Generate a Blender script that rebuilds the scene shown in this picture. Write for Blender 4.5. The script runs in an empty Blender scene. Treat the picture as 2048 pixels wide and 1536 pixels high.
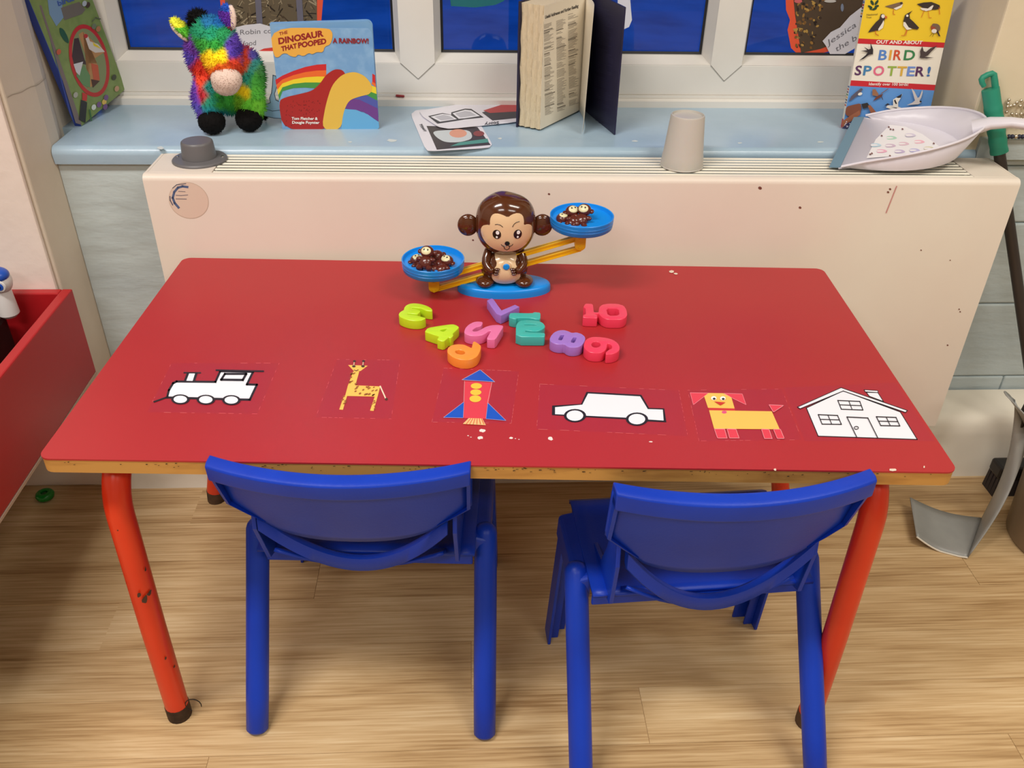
import bpy, bmesh, math, random
from mathutils import Vector, Matrix, Euler, noise
from math import radians as RAD, sin, cos, pi, sqrt

random.seed(7)
scene = bpy.context.scene
COL = scene.collection

# ------------------------------------------------------------------ camera
FPX = 1746.55
CAM = Vector((-0.0465, -1.0909, 1.1847))
EUL = Euler((0.9866, -0.0179, -0.0447), 'XYZ')
ROT = EUL.to_matrix()
cd = bpy.data.cameras.new('camera')
cam = bpy.data.objects.new('camera', cd)
COL.objects.link(cam)
cam.location = CAM
cam.rotation_euler = EUL
cd.sensor_width = 36.0
cd.sensor_fit = 'HORIZONTAL'
cd.lens = FPX / 2048 * 36.0
cd.clip_start = 0.02
scene.camera = cam

# ------------------------------------------------------------------ world: dusk outside
w = bpy.data.worlds.new('dusk')
scene.world = w
w.use_nodes = True
bg = w.node_tree.nodes['Background']
bg.inputs[0].default_value = (0.004, 0.075, 0.48, 1)
bg.inputs[1].default_value = 1.1

# ------------------------------------------------------------------ ceiling lights of the room
def area(name, loc, sx, sy, power, color):
    ld = bpy.data.lights.new(name, 'AREA')
    ld.shape = 'RECTANGLE'
    ld.size, ld.size_y = sx, sy
    ld.energy = power
    ld.color = color
    o = bpy.data.objects.new(name, ld)
    COL.objects.link(o)
    o.location = loc
    return o
area('ceiling_panel_light', (-1.10, -0.85, 2.66), 1.2, 0.30, 44, (1.0, 0.95, 0.91))
area('ceiling_panel_light', (1.30, -0.75, 2.66), 1.2, 0.30, 25, (1.0, 0.96, 0.86))
area('ceiling_panel_light', (-0.9, -2.5, 2.66), 1.2, 0.30, 26, (1.0, 0.95, 0.91))
area('ceiling_panel_light', (1.3, -2.5, 2.66), 1.2, 0.30, 22, (1.0, 0.96, 0.88))

vs = scene.view_settings
vs.view_transform = 'Standard'
vs.look = 'None'
vs.gamma = 1.0
vs.use_curve_mapping = False
vs.exposure = 0.07

# ------------------------------------------------------------------ pixel -> place
def ray(u, v):
    return ROT @ Vector(((u - 1024) / FPX, -(v - 768) / FPX, -1))
def at(u, v, **k):
    d = ray(u, v)
    (ax, val), = k.items()
    i = 'xyz'.index(ax)
    t = (val - CAM[i]) / d[i]
    return CAM + d * t

class Plane:
    def __init__(s, o, n):
        s.o = Vector(o); s.n = Vector(n).normalized()
        if (CAM - s.o).dot(s.n) < 0: s.n = -s.n
    def px(s, u, v, off=0.0):
        d = ray(u, v)
        t = (s.o - CAM).dot(s.n) / d.dot(s.n)
        return CAM + d * t + s.n * off

# ------------------------------------------------------------------ materials
def lin(c):
    c = c / 255.0
    return c / 12.92 if c <= 0.04045 else ((c + 0.055) / 1.055) ** 2.4
def rgb(c): return (lin(c[0]), lin(c[1]), lin(c[2]), 1)
MATS = {}
def mat(name, c, rough=0.5, spec=0.5, c2=None, scale=20.0, bump=0.0, bscale=80.0, metal=0.0,
        coat=0.0, trans=0.0, stretch=None, alpha=1.0, sss=0.0, lo=0.4, hi=0.7):
    if name in MATS: return MATS[name]
    m = bpy.data.materials.new(name)
    m.use_nodes = True
    nt = m.node_tree
    b = nt.nodes['Principled BSDF']
    b.inputs['Base Color'].default_value = rgb(c)
    b.inputs['Roughness'].default_value = rough
    b.inputs['Specular IOR Level'].default_value = spec
    b.inputs['Metallic'].default_value = metal
    b.inputs['Coat Weight'].default_value = coat
    b.inputs['Transmission Weight'].default_value = trans
    b.inputs['Alpha'].default_value = alpha
    if sss:
        b.inputs['Subsurface Weight'].default_value = sss
        b.inputs['Subsurface Radius'].default_value = (0.01, 0.006, 0.004)
    if c2 is not None or bump:
        tc = nt.nodes.new('ShaderNodeTexCoord')
        mp = nt.nodes.new('ShaderNodeMapping')
        nt.links.new(tc.outputs['Object'], mp.inputs[0])
        if stretch: mp.inputs['Scale'].default_value = stretch
    if c2 is not None:
        n = nt.nodes.new('ShaderNodeTexNoise')
        n.inputs['Scale'].default_value = scale
        n.inputs['Detail'].default_value = 5
        nt.links.new(mp.outputs[0], n.inputs['Vector'])
        r = nt.nodes.new('ShaderNodeValToRGB')
        r.color_ramp.elements[0].position = lo
        r.color_ramp.elements[1].position = hi
        r.color_ramp.elements[0].color = rgb(c)
        r.color_ramp.elements[1].color = rgb(c2)
        nt.links.new(n.outputs['Fac'], r.inputs[0])
        nt.links.new(r.outputs[0], b.inputs['Base Color'])
    if bump:
        n2 = nt.nodes.new('ShaderNodeTexNoise')
        n2.inputs['Scale'].default_value = bscale
        n2.inputs['Detail'].default_value = 4
        nt.links.new(mp.outputs[0], n2.inputs['Vector'])
        bp = nt.nodes.new('ShaderNodeBump')
        bp.inputs['Strength'].default_value = bump
        bp.inputs['Distance'].default_value = 0.004
        nt.links.new(n2.outputs['Fac'], bp.inputs['Height'])
        nt.links.new(bp.outputs[0], b.inputs['Normal'])
    MATS[name] = m
    return m
def ink(c, rough=0.45):
    return mat('ink_%d_%d_%d_%d' % (c[0], c[1], c[2], int(rough * 100)), c, rough)

def wood_floor():
    m = bpy.data.materials.new('oak_floor'); m.use_nodes = True
    nt = m.node_tree; b = nt.nodes['Principled BSDF']; L = nt.links.new
    geo = nt.nodes.new('ShaderNodeNewGeometry')
    oi = nt.nodes.new('ShaderNodeObjectInfo')
    add = nt.nodes.new('ShaderNodeVectorMath'); add.operation = 'ADD'
    sc = nt.nodes.new('ShaderNodeVectorMath'); sc.operation = 'SCALE'; sc.inputs['Scale'].default_value = 7.0
    cmb = nt.nodes.new('ShaderNodeCombineXYZ')
    L(oi.outputs['Random'], cmb.inputs[0]); L(oi.outputs['Random'], cmb.inputs[1])
    L(cmb.outputs[0], sc.inputs[0]); L(geo.outputs['Position'], add.inputs[0]); L(sc.outputs[0], add.inputs[1])
    mp = nt.nodes.new('ShaderNodeMapping'); mp.inputs['Scale'].default_value = (1.6, 14.0, 1.0)
    L(add.outputs[0], mp.inputs[0])
    n1 = nt.nodes.new('ShaderNodeTexNoise'); n1.inputs['Scale'].default_value = 1.3; n1.inputs['Detail'].default_value = 6
    n1.inputs['Distortion'].default_value = 1.1
    L(mp.outputs[0], n1.inputs['Vector'])
    mp2 = nt.nodes.new('ShaderNodeMapping'); mp2.inputs['Scale'].default_value = (7.0, 260.0, 1.0)
    L(add.outputs[0], mp2.inputs[0])
    n2 = nt.nodes.new('ShaderNodeTexNoise'); n2.inputs['Scale'].default_value = 1.0; n2.inputs['Detail'].default_value = 3
    L(mp2.outputs[0], n2.inputs['Vector'])
    mx = nt.nodes.new('ShaderNodeMath'); mx.operation = 'MULTIPLY_ADD'
    mx.inputs[1].default_value = 0.50; L(n2.outputs['Fac'], mx.inputs[0])
    m2 = nt.nodes.new('ShaderNodeMath'); m2.operation = 'MULTIPLY'; m2.inputs[1].default_value = 0.54
    L(n1.outputs['Fac'], m2.inputs[0]); L(m2.outputs[0], mx.inputs[2])
    m3 = nt.nodes.new('ShaderNodeMath'); m3.operation = 'MULTIPLY_ADD'; m3.inputs[1].default_value = 0.07
    L(oi.outputs['Random'], m3.inputs[0]); L(mx.outputs[0], m3.inputs[2])
    r = nt.nodes.new('ShaderNodeValToRGB')
    e = r.color_ramp.elements
    e[0].position = 0.38; e[0].color = rgb((158, 124, 82))
    e[1].position = 0.74; e[1].color = rgb((224, 198, 156))
    k = e.new(0.50); k.color = rgb((190, 157, 112))
    k = e.new(0.60); k.color = rgb((207, 176, 131))
    L(m3.outputs[0], r.inputs[0]); L(r.outputs[0], b.inputs['Base Color'])
    b.inputs['Roughness'].default_value = 0.42
    b.inputs['Specular IOR Level'].default_value = 0.35
    return m

def vcol_mat(name, rough):
    m = bpy.data.materials.new(name); m.use_nodes = True
    nt = m.node_tree; b = nt.nodes['Principled BSDF']
    a = nt.nodes.new('ShaderNodeAttribute'); a.attribute_name = 'dye'
    nt.links.new(a.outputs['Color'], b.inputs['Base Color'])
    b.inputs['Roughness'].default_value = rough
    b.inputs['Specular IOR Level'].default_value = 0.15
    return m

# ------------------------------------------------------------------ object helpers
BASE = {}
def tag(o, label=None, cat=None, group=None, kind=None):
    if label: o['label'] = label
    if cat: o['category'] = cat
    if group: o['group'] = group
    if kind: o['kind'] = kind
    return o
def thing(name, label, cat, loc, group=None, kind=None):
    o = bpy.data.objects.new(name, None)
    COL.objects.link(o)
    o.location = loc
    o.empty_display_size = 0.03
    BASE[o] = Vector(loc)
    return tag(o, label, cat, group, kind)

class MB:
    def __init__(s): s.v = []; s.f = []; s.m = []; s.mats = []; s.c = None
    def mi(s, m):
        if m not in s.mats: s.mats.append(m)
        return s.mats.index(m)
    def add(s, vs, fs, m=None, fn=None):
        o = len(s.v)
        s.v += [Vector(fn(Vector(p))) if fn else Vector(p) for p in vs]
        k = s.mi(m) if m else 0
        for f in fs:
            s.f.append([i + o for i in f]); s.m.append(k)
        return s
    def poly(s, pts, m=None): return s.add(pts, [list(range(len(pts)))], m)
    def box(s, a, b, m=None, fn=None):
        x0, y0, z0 = a; x1, y1, z1 = b
        vs = [(x0,y0,z0),(x1,y0,z0),(x1,y1,z0),(x0,y1,z0),(x0,y0,z1),(x1,y0,z1),(x1,y1,z1),(x0,y1,z1)]
        fs = [(3,2,1,0),(4,5,6,7),(0,1,5,4),(1,2,6,5),(2,3,7,6),(3,0,4,7)]
        return s.add(vs, fs, m, fn)
    def hexa(s, p, m=None):
        return s.add(p, [(3,2,1,0),(4,5,6,7),(0,1,5,4),(1,2,6,5),(2,3,7,6),(3,0,4,7)], m)
    def prism(s, pts, z0, z1, m=None, fn=None):
        n = len(pts)
        vs = [(p[0],p[1],z0) for p in pts] + [(p[0],p[1],z1) for p in pts]
        fs = [list(range(n))[::-1], list(range(n, 2*n))] + [(i,(i+1)%n,(i+1)%n+n,i+n) for i in range(n)]
        return s.add(vs, fs, m, fn)
    def sweep(s, prof, x0, x1, m=None, fn=None):
        # prof in (y,z), extruded along x
        n = len(prof)
        vs = [(x0,p[0],p[1]) for p in prof] + [(x1,p[0],p[1]) for p in prof]
        fs = [list(range(n)), list(range(n, 2*n))[::-1]] + [((i+1)%n,i,i+n,(i+1)%n+n) for i in range(n)]
        return s.add(vs, fs, m, fn)
    def tube(s, path, rad, seg=12, m=None, flat=None, cap=True):
        path = [Vector(p) for p in path]
        n = len(path)
        R = rad if isinstance(rad, (list, tuple)) else [rad] * n
        up = None; vs = []; fs = []
        for i, p in enumerate(path):
            t = (path[min(i+1,n-1)] - path[max(i-1,0)]).normalized()
            if up is None:
                up = Vector((0,0,1)) if abs(t.z) < 0.9 else Vector((1,0,0))
            a = t.cross(up).normalized(); up = a.cross(t).normalized()
            for k in range(seg):
                th = 2*pi*k/seg
                sx, sy = (1, 1) if not flat else flat
                vs.append(p + a*(R[i]*sx*cos(th)) + up*(R[i]*sy*sin(th)))
        for i in range(n-1):
            for k in range(seg):
                fs.append((i*seg+k, i*seg+(k+1)%seg, (i+1)*seg+(k+1)%seg, (i+1)*seg+k))
        if cap:
            fs.append(list(range(seg))[::-1]); fs.append(list(range((n-1)*seg, n*seg)))
        return s.add(vs, fs, m)
    def lathe(s, prof, c=(0,0,0), seg=32, m=None, fn=None):
        vs = []; fs = []
        n = len(prof)
        for r, z in prof:
            for k in range(seg):
                th = 2*pi*k/seg
                vs.append((c[0]+r*cos(th), c[1]+r*sin(th), c[2]+z))
        for i in range(n-1):
            for k in range(seg):
                fs.append((i*seg+k, i*seg+(k+1)%seg, (i+1)*seg+(k+1)%seg, (i+1)*seg+k))
        if prof[0][0] > 1e-5: fs.append(list(range(seg))[::-1])
        if prof[-1][0] > 1e-5: fs.append(list(range((n-1)*seg, n*seg)))
        return s.add(vs, fs, m, fn)
    def ell(s, c, r, m=None, rot=None, nu=16, nv=10, fn=None):
        c = Vector(c); vs = []; fs = []
        if not isinstance(r, (tuple, list)): r = (r, r, r)
        for j in range(nv+1):
            ph = pi*j/nv
            for i in range(nu):
                th = 2*pi*i/nu
                p = Vector((r[0]*sin(ph)*cos(th), r[1]*sin(ph)*sin(th), r[2]*cos(ph)))
                if fn: p = Vector(fn(p))
                if rot: p = rot @ p
                vs.append(c + p)
        for j in range(nv):
            for i in range(nu):
                fs.append((j*nu+i, (j+1)*nu+i, (j+1)*nu+(i+1)%nu, j*nu+(i+1)%nu))
        return s.add(vs, fs, m)
    def grid(s, fnc, nu, nv, m=None):
        vs = [fnc(i/nu, j/nv) for j in range(nv+1) for i in range(nu+1)]
        fs = [(j*(nu+1)+i, j*(nu+1)+i+1, (j+1)*(nu+1)+i+1, (j+1)*(nu+1)+i) for j in range(nv) for i in range(nu)]
        return s.add(vs, fs, m)
    def mesh(s, name, base, fix=True):
        me = bpy.data.meshes.new(name)
        me.from_pydata([tuple(v - base) for v in s.v], [], s.f)
        for m in s.mats: me.materials.append(m)
        if len(s.mats) > 1: me.polygons.foreach_set('material_index', s.m)
        me.validate()
        if fix:
            bm = bmesh.new(); bm.from_mesh(me)
            bmesh.ops.remove_doubles(bm, verts=bm.verts, dist=1e-6)
            bmesh.ops.recalc_face_normals(bm, faces=bm.faces)
            bm.to_mesh(me); bm.free()
        me.update()
        return me
    def build(s, name, parent=None, m=None, loc=None, smooth=35, bevel=0, seg=2, solid=0, sub=0, fix=True):
        if m is not None and not s.mats: s.mats = [m]
        base = BASE[parent] if parent else Vector(loc if loc is not None else sum(s.v, Vector())/len(s.v))
        me = s.mesh(name, base, fix)
        if smooth:
            me.shade_smooth(); me.set_sharp_from_angle(angle=RAD(smooth))
        o = bpy.data.objects.new(name, me)
        COL.objects.link(o)
        BASE[o] = Vector(base)
        if parent: o.parent = parent
        else: o.location = base
        if solid:
            q = o.modifiers.new('solid', 'SOLIDIFY'); q.thickness = abs(solid); q.offset = -1 if solid > 0 else 0
        if bevel:
            q = o.modifiers.new('bevel', 'BEVEL'); q.width = bevel; q.segments = seg; q.limit_method = 'ANGLE'; q.angle_limit = RAD(40)
        if sub:
            q = o.modifiers.new('sub', 'SUBSURF'); q.levels = sub; q.render_levels = sub
        return o

def share(name, me, loc, parent, rz=0):
    o = bpy.data.objects.new(name, me); COL.objects.link(o)
    o.parent = parent
    o.location = Vector(loc) - BASE[parent]
    o.rotation_euler.z = rz
    BASE[o] = Vector(loc)
    return o

def curve_mesh(loops, depth, bevel=0.0, res=2):
    cu = bpy.data.curves.new('tmp', 'CURVE')
    cu.dimensions = '2D'; cu.fill_mode = 'BOTH'
    cu.extrude = max(depth/2 - bevel, 0); cu.bevel_depth = bevel; cu.bevel_resolution = res; cu.offset = -bevel
    for lp in loops:
        sp = cu.splines.new('POLY'); sp.points.add(len(lp)-1); sp.use_cyclic_u = True
        for i, p in enumerate(lp): sp.points[i].co = (p[0], p[1], 0, 1)
    ob = bpy.data.objects.new('tmp', cu)
    me = bpy.data.meshes.new_from_object(ob)
    vs = [v.co.copy() for v in me.vertices]; fs = [list(p.vertices) for p in me.polygons]
    bpy.data.objects.remove(ob); bpy.data.curves.remove(cu); bpy.data.meshes.remove(me)
    return vs, fs
def text_mesh(body, bold=0.0, shear=0.0):
    cu = bpy.data.curves.new('tmp', 'FONT')
    cu.body = body; cu.size = 1.0; cu.offset = bold; cu.shear = shear; cu.resolution_u = 3
    ob = bpy.data.objects.new('tmp', cu)
    me = bpy.data.meshes.new_from_object(ob)
    vs = [v.co.copy() for v in me.vertices]; fs = [list(p.vertices) for p in me.polygons]
    bpy.data.objects.remove(ob); bpy.data.curves.remove(cu); bpy.data.meshes.remove(me)
    return vs, fs

def chaikin(p, n=1, r=0.22):
    for _ in range(n):
        q = []
        for i in range(len(p)):
            a, b = p[i], p[(i+1) % len(p)]
            q.append((a[0]+(b[0]-a[0])*r, a[1]+(b[1]-a[1])*r)); q.append((b[0]+(a[0]-b[0])*r, b[1]+(a[1]-b[1])*r))
        p = q
    return p
def ellp(cx, cy, rx, ry, n=24, rot=0.0):
    c, s = cos(rot), sin(rot)
    return [(cx+rx*cos(2*pi*i/n)*c-ry*sin(2*pi*i/n)*s, cy+rx*cos(2*pi*i/n)*s+ry*sin(2*pi*i/n)*c) for i in range(n)]
class Crop:
    def __init__(s, x, y, k): s.x, s.y, s.k = x, y, k
    def __call__(s, pts): return [(s.x+p[0]/s.k, s.y+p[1]/s.k) for p in pts]

class Art:
    """flat print laid on a plane; outlines given in photograph pixels"""
    def __init__(s, plane, crop=None, base=0.0002):
        s.mb = MB(); s.pl = plane; s.crop = crop or (lambda p: list(p)); s.z = base; s.dz = 0.00006
    def poly(s, c, pts, rough=0.45, raw=False):
        pts = pts if raw else s.crop(pts)
        s.mb.poly([s.pl.px(u, v, s.z) for u, v in pts], ink(c, rough)); s.z += s.dz
        return s
    def ell(s, c, cx, cy, rx, ry, rot=0.0, n=20): return s.poly(c, ellp(cx, cy, rx, ry, n, rot))
    def line(s, c, pts, wd, closed=False):
        pts = [Vector(p) for p in s.crop(pts)]
        k = getattr(s.crop, 'k', 1.0); h = wd / k / 2
        n = len(pts)
        for i in range(n if closed else n-1):
            a, b = pts[i], pts[(i+1) % n]
            d = (b-a).normalized(); q = Vector((-d.y, d.x))*h; e = d*h*0.9
            s.mb.poly([s.pl.px(*p, s.z) for p in (a-e+q, b+e+q, b+e-q, a-e-q)], ink(c))
        s.z += s.dz
        return s
    def text(s, c, body, o, e, up, bold=0.02, shear=0.0, fill=True):
        o, e = [Vector(p) for p in s.crop([o, e])]
        k = getattr(s.crop, 'k', 1.0); up = Vector(up) / k
        vs, fs = text_mesh(body, bold, shear)
        if not vs: return s
        x0 = min(v.x for v in vs); x1 = max(v.x for v in vs)
        h = 0.70
        P = []
        for v in vs:
            q = o + (e-o)*((v.x-x0)/(x1-x0)) + up*(v.y/h)
            P.append(s.pl.px(q.x, q.y, s.z))
        s.mb.add(P, fs, ink(c)); s.z += s.dz
        return s
    def build(s, name, parent):
        return s.mb.build(name, parent, smooth=0, fix=False)

# ------------------------------------------------------------------ materials in use
M_FLOOR = wood_floor()
M_WALL = mat('white_wall_paint', (236, 222, 212), 0.6, 0.3, (226, 210, 198), 3.0, 0.25, 40)
M_CREAM = mat('cream_wall_paint', (224, 212, 186), 0.55, 0.3, (216, 200, 168), 3.0, 0.25, 30)
M_PIL = mat('beige_wall_paint', (214, 203, 186), 0.5, 0.35, (202, 190, 170), 3.0, 0.3, 25)
M_BLUEWALL = mat('pale_blue_wall_paint', (192, 204, 206), 0.45, 0.4, (178, 192, 196), 4.0, 0.9, 22, stretch=(0.6, 1, 1.6))
M_MORTAR = mat('painted_mortar', (176, 190, 192), 0.6, 0.3)
M_PLINTH = mat('white_plinth_paint', (226, 218, 202), 0.4, 0.4, (196, 186, 166), 5.0, 0.2, 25, lo=0.5, hi=0.8)
M_SILL = mat('pale_blue_sill_gloss', (172, 196, 214), 0.28, 0.5, (158, 184, 202), 6.0, 0.2, 30)
M_CHIP = mat('worn_white_patch', (214, 222, 220), 0.4)
M_UPVC = mat('white_upvc', (232, 229, 222), 0.35, 0.5, (224, 220, 212), 4.0)
M_GASKET = mat('black_gasket', (24, 24, 28), 0.5)
M_CASE = mat('cream_metal_casing', (232, 222, 208), 0.42, 0.45, (226, 211, 198), 2.5)
M_SLAT = mat('cream_grille', (246, 240, 222), 0.4)
M_DARK = mat('dark_gap', (40, 36, 32), 0.8)
M_KNOB = mat('grey_plastic', (104, 102, 104), 0.42)
M_RED = mat('red_laminate', (174, 42, 47), 0.42, 0.4, (166, 39, 43), 2.5, lo=0.35, hi=0.75)
M_PLY = mat('worn_wood_edge', (196, 146, 76), 0.5, 0.4, (150, 100, 48), 9.0, stretch=(1, 1, 6), lo=0.5, hi=0.8)
M_LEG = mat('orange_red_paint', (222, 58, 24), 0.28, 0.5, (206, 48, 20), 6.0)
M_RUST = mat('rusty_ferrule', (84, 62, 44), 0.8, 0.3, (50, 38, 28), 40)
M_BLUE = mat('blue_moulded_plastic', (16, 60, 184), 0.38, 0.32, (12, 52, 170), 8.0, 0.06, 300)
M_BOXRED = mat('dark_red_box', (176, 26, 32), 0.38, 0.5)
M_BLACK = mat('black_plastic', (26, 23, 22), 0.45)
M_WHITE = mat('white_plastic', (232, 230, 238), 0.35)

# ================================================================== the setting
H = 0.5291          # table top
S = 0.6815          # sill top
YW = 0.440          # wall under the sill

# floor, with its planks
fl = MB().box((-2.6, -4.0, -0.06), (2.8, 0.46, -0.0012)).build('floor', None, M_DARK, loc=(0, 0, 0), smooth=0)
MATS['sub'] = M_DARK
tag(fl, 'light oak effect plank floor', None, None, 'structure')
fl.data.materials.clear(); fl.data.materials.append(M_FLOOR)
PW, PLN = 0.102, 1.22
me_plank = MB().box((-PLN/2+0.0004, -PW/2+0.0003, -0.004), (PLN/2-0.0004, PW/2-0.0003, 0.0), M_FLOOR).mesh('plank', Vector())
r0 = -0.296 - 6*PW + PW/2
for r in range(13):
    yc = r0 + r*PW
    if yc + PW/2 > 0.44: break
    offs = [0.09, -0.62, 0.40, -0.21, 0.71, -0.44, 0.22, -0.05, 0.55, -0.33, 0.13, 0.62, -0.52][r]
    for k in (-1, 0, 1):
        xc = offs + PLN*(k+0.5) - PLN*0.0
        if xc-PLN/2 > 1.5 or xc+PLN/2 < -1.6: continue
        share('plank', me_plank, (xc, yc, 0.0), fl)

wb = MB().box((-2.6, YW, 0), (2.8, 0.56, 0.650)).build('wall_back', None, M_MORTAR, loc=(0, YW, 0), smooth=0)
tag(wb, 'pale blue painted block wall under the window', None, None, 'structure')
# painted blocks (proud of the joints), as far as they show either side of the radiator
BH = 0.176
def blockmesh(wd):
    return MB().box((0.0015, -0.006, 0.0015), (wd-0.0015, 0.004, BH-0.0015), M_BLUEWALL)
bl = {}
for zi, z in enumerate((0.007, 0.183, 0.359, 0.535)):
    for x, wd in ((0.70, 0.24 if zi % 2 else 0.40), (0.94 if zi % 2 else 1.10, 0.40), (1.34 if zi % 2 else 1.50, 0.4)):
        h = min(BH, 0.648 - z)
        key = (wd, round(h, 3))
        if key not in bl:
            bl[key] = MB().box((0.001, -0.006, 0.001), (wd-0.001, 0.004, h-0.001), M_BLUEWALL).mesh('block', Vector())
        o = share('block', bl[key], (x, YW, z), wb)
        q = o.modifiers.new('bevel', 'BEVEL'); q.width = 0.004; q.segments = 2

M_PLASTER = mat('pale_blue_plaster', (190, 202, 202), 0.5, 0.35, (178, 190, 192), 5.0, 1.0, 16, stretch=(0.7, 1, 1.8))
MB().box((-0.7655, YW-0.008, 0.0), (0.60, YW+0.004, 0.649)).build('plaster', wb, M_PLASTER, smooth=0)
# plinth at the foot of the wall
pl = MB().sweep([(0.322, 0), (0.328, 0.015), (0.333, 0.10), (0.337, 0.122), (0.346, 0.137), (0.362, 0.144), (0.429, 0.152), (0.429, 0)], -0.7655, 2.8)
o = pl.build('baseboard_back', None, M_PLINTH, loc=(0, 0.4, 0), smooth=60)
tag(o, 'rounded white painted plinth along the wall foot', None, None, 'structure')

# left pier with its return beside the window
pr_ = MB()
pr_.prism([(-2.6, 0.345), (-0.778, 0.345), (-0.766, 0.428), (-0.767, 0.465), (-0.786, 0.52), (-0.786, 0.70), (-2.6, 0.70)], 0, 2.72, M_PIL)
o = pr_.build('wall_left', None, loc=(-0.9, 0.345, 0), smooth=0, bevel=0.003)
tag(o, 'beige pier and window reveal on the left', None, None, 'structure')
wl = MB().box((-2.6, 0.335, 0.0), (-0.783, 0.3448, 2.72)).build('wall_panel', o, M_WALL, smooth=0, bevel=0.003)
crk = MB()
prev = None
for i in range(13):
    t = i/12
    y = 0.350 + t*0.16
    z = 0.785 + 0.0010*sin(i*1.7) - 0.004*t
    p = Vector((-0.778 + 0.012*min(1, (y-0.345)/0.083) - 0.019*max(0, (y-0.465)/0.055) + 0.0012, y, z))
    if prev: crk.poly([prev, p, p+Vector((0, 0, 0.0012)), prev+Vector((0, 0, 0.0012))])
    prev = p
crk.build('plaster_crack', o, mat('crack', (170, 158, 142), 0.8), smooth=0)

# right side: reveal and front wall above the dado
pr_ = MB()
pr_.prism([(0.850, 0.428), (2.8, 0.428), (2.8, 0.70), (0.872, 0.70)], 0.660, 2.72, M_CREAM)
o = pr_.build('wall_right', None, loc=(1.2, 0.428, 0.70), smooth=0, bevel=0.004)
tag(o, 'cream window reveal and wall on the right', None, None, 'structure')
o2 = MB().sweep([(0.420, 0.664), (0.420, 0.700), (0.424, 0.7035), (0.56, 0.7035), (0.56, 0.651), (0.43, 0.651), (0.43, 0.664)], 0.874, 2.8).build('trim_2', None, M_BLUEWALL, loc=(1.2, 0.43, 0.68), smooth=0)
tag(o2, 'pale blue dado ledge to the right of the window', None, None, 'structure')

# sill with rounded nose
prof = [(0.70, 0.651), (0.4225, 0.651)]
for i in range(9):
    a = -pi/2 + pi*i/8*0.5 - pi/2*0
    a = pi + (-pi/2)*i/8
    prof.append((0.434 + 0.014*cos(a), S - 0.014 + 0.014*sin(a)))
prof += [(0.70, S)]
o = MB().sweep(prof, -0.7655, 0.873).box((-0.787, 0.53, 0.655), (-0.7655, 0.70, S)).build('trim_1', None, M_SILL, loc=(0, 0.5, S), smooth=50)
tag(o, 'glossy pale blue window sill with rounded edge', None, None, 'structure')
# worn paint on the sill nose
wp = MB()
for (u, v, a, b) in ((783, 281, 12, 3.2), (1000, 277, 5, 2), (1270, 282, 6, 1.6), (320, 296, 8, 3), (700, 284, 4, 1.6), (1640, 284, 8, 2), (1480, 286, 5, 1.5)):
    pts = [(u+a*cos(t*pi/6)*(0.6+0.6*random.random()), v+b*sin(t*pi/6)*(0.6+0.6*random.random())) for t in range(12)]
    wp.poly([at(p[0], p[1], z=S+0.0003) for p in pts])
wp.build('paint_wear', o, M_CHIP, smooth=0)['kind'] = 'stuff'

# other walls and the ceiling of the room (out of view, they bounce the light)
M_ROOM = mat('room_paint', (176, 170, 160), 0.8)
for nm, a, b, lb in (('wall_rear', (-2.6, -4.1, 0), (2.8, -4.0, 2.72), 'plain wall behind the camera'),
                     ('wall_east', (2.8, -4.0, 0), (2.9, 0.7, 2.72), 'plain side wall out of view'),
                     ('wall_west', (-2.7, -4.0, 0), (-2.6, 0.7, 2.72), 'plain left side wall out of view'),
                     ('ceiling', (-2.7, -4.1, 2.72), (2.9, 0.75, 2.80), 'white ceiling'),
                     ('wall_top', (-0.77, 0.42, 2.0), (0.86, 0.70, 2.72), 'wall above the window')):
    o = MB().box(a, b).build(nm, None, M_ROOM, smooth=0)
    tag(o, lb, None, None, 'structure')

# ---------------------------------------------------------------- window
YF, YG = 0.690, 0.732         # front face of the frame, pane
win = thing('window_1', 'white framed window with three panes above the sill', None, (0, YF, S), kind='structure')
ZR, ZB = 0.762, 0.776         # top of rail face, top of bead
XL, XR = -0.775, 0.90
M1, M2 = (-0.178, -0.111), (0.437, 0.499)
WT = 1.98
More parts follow.
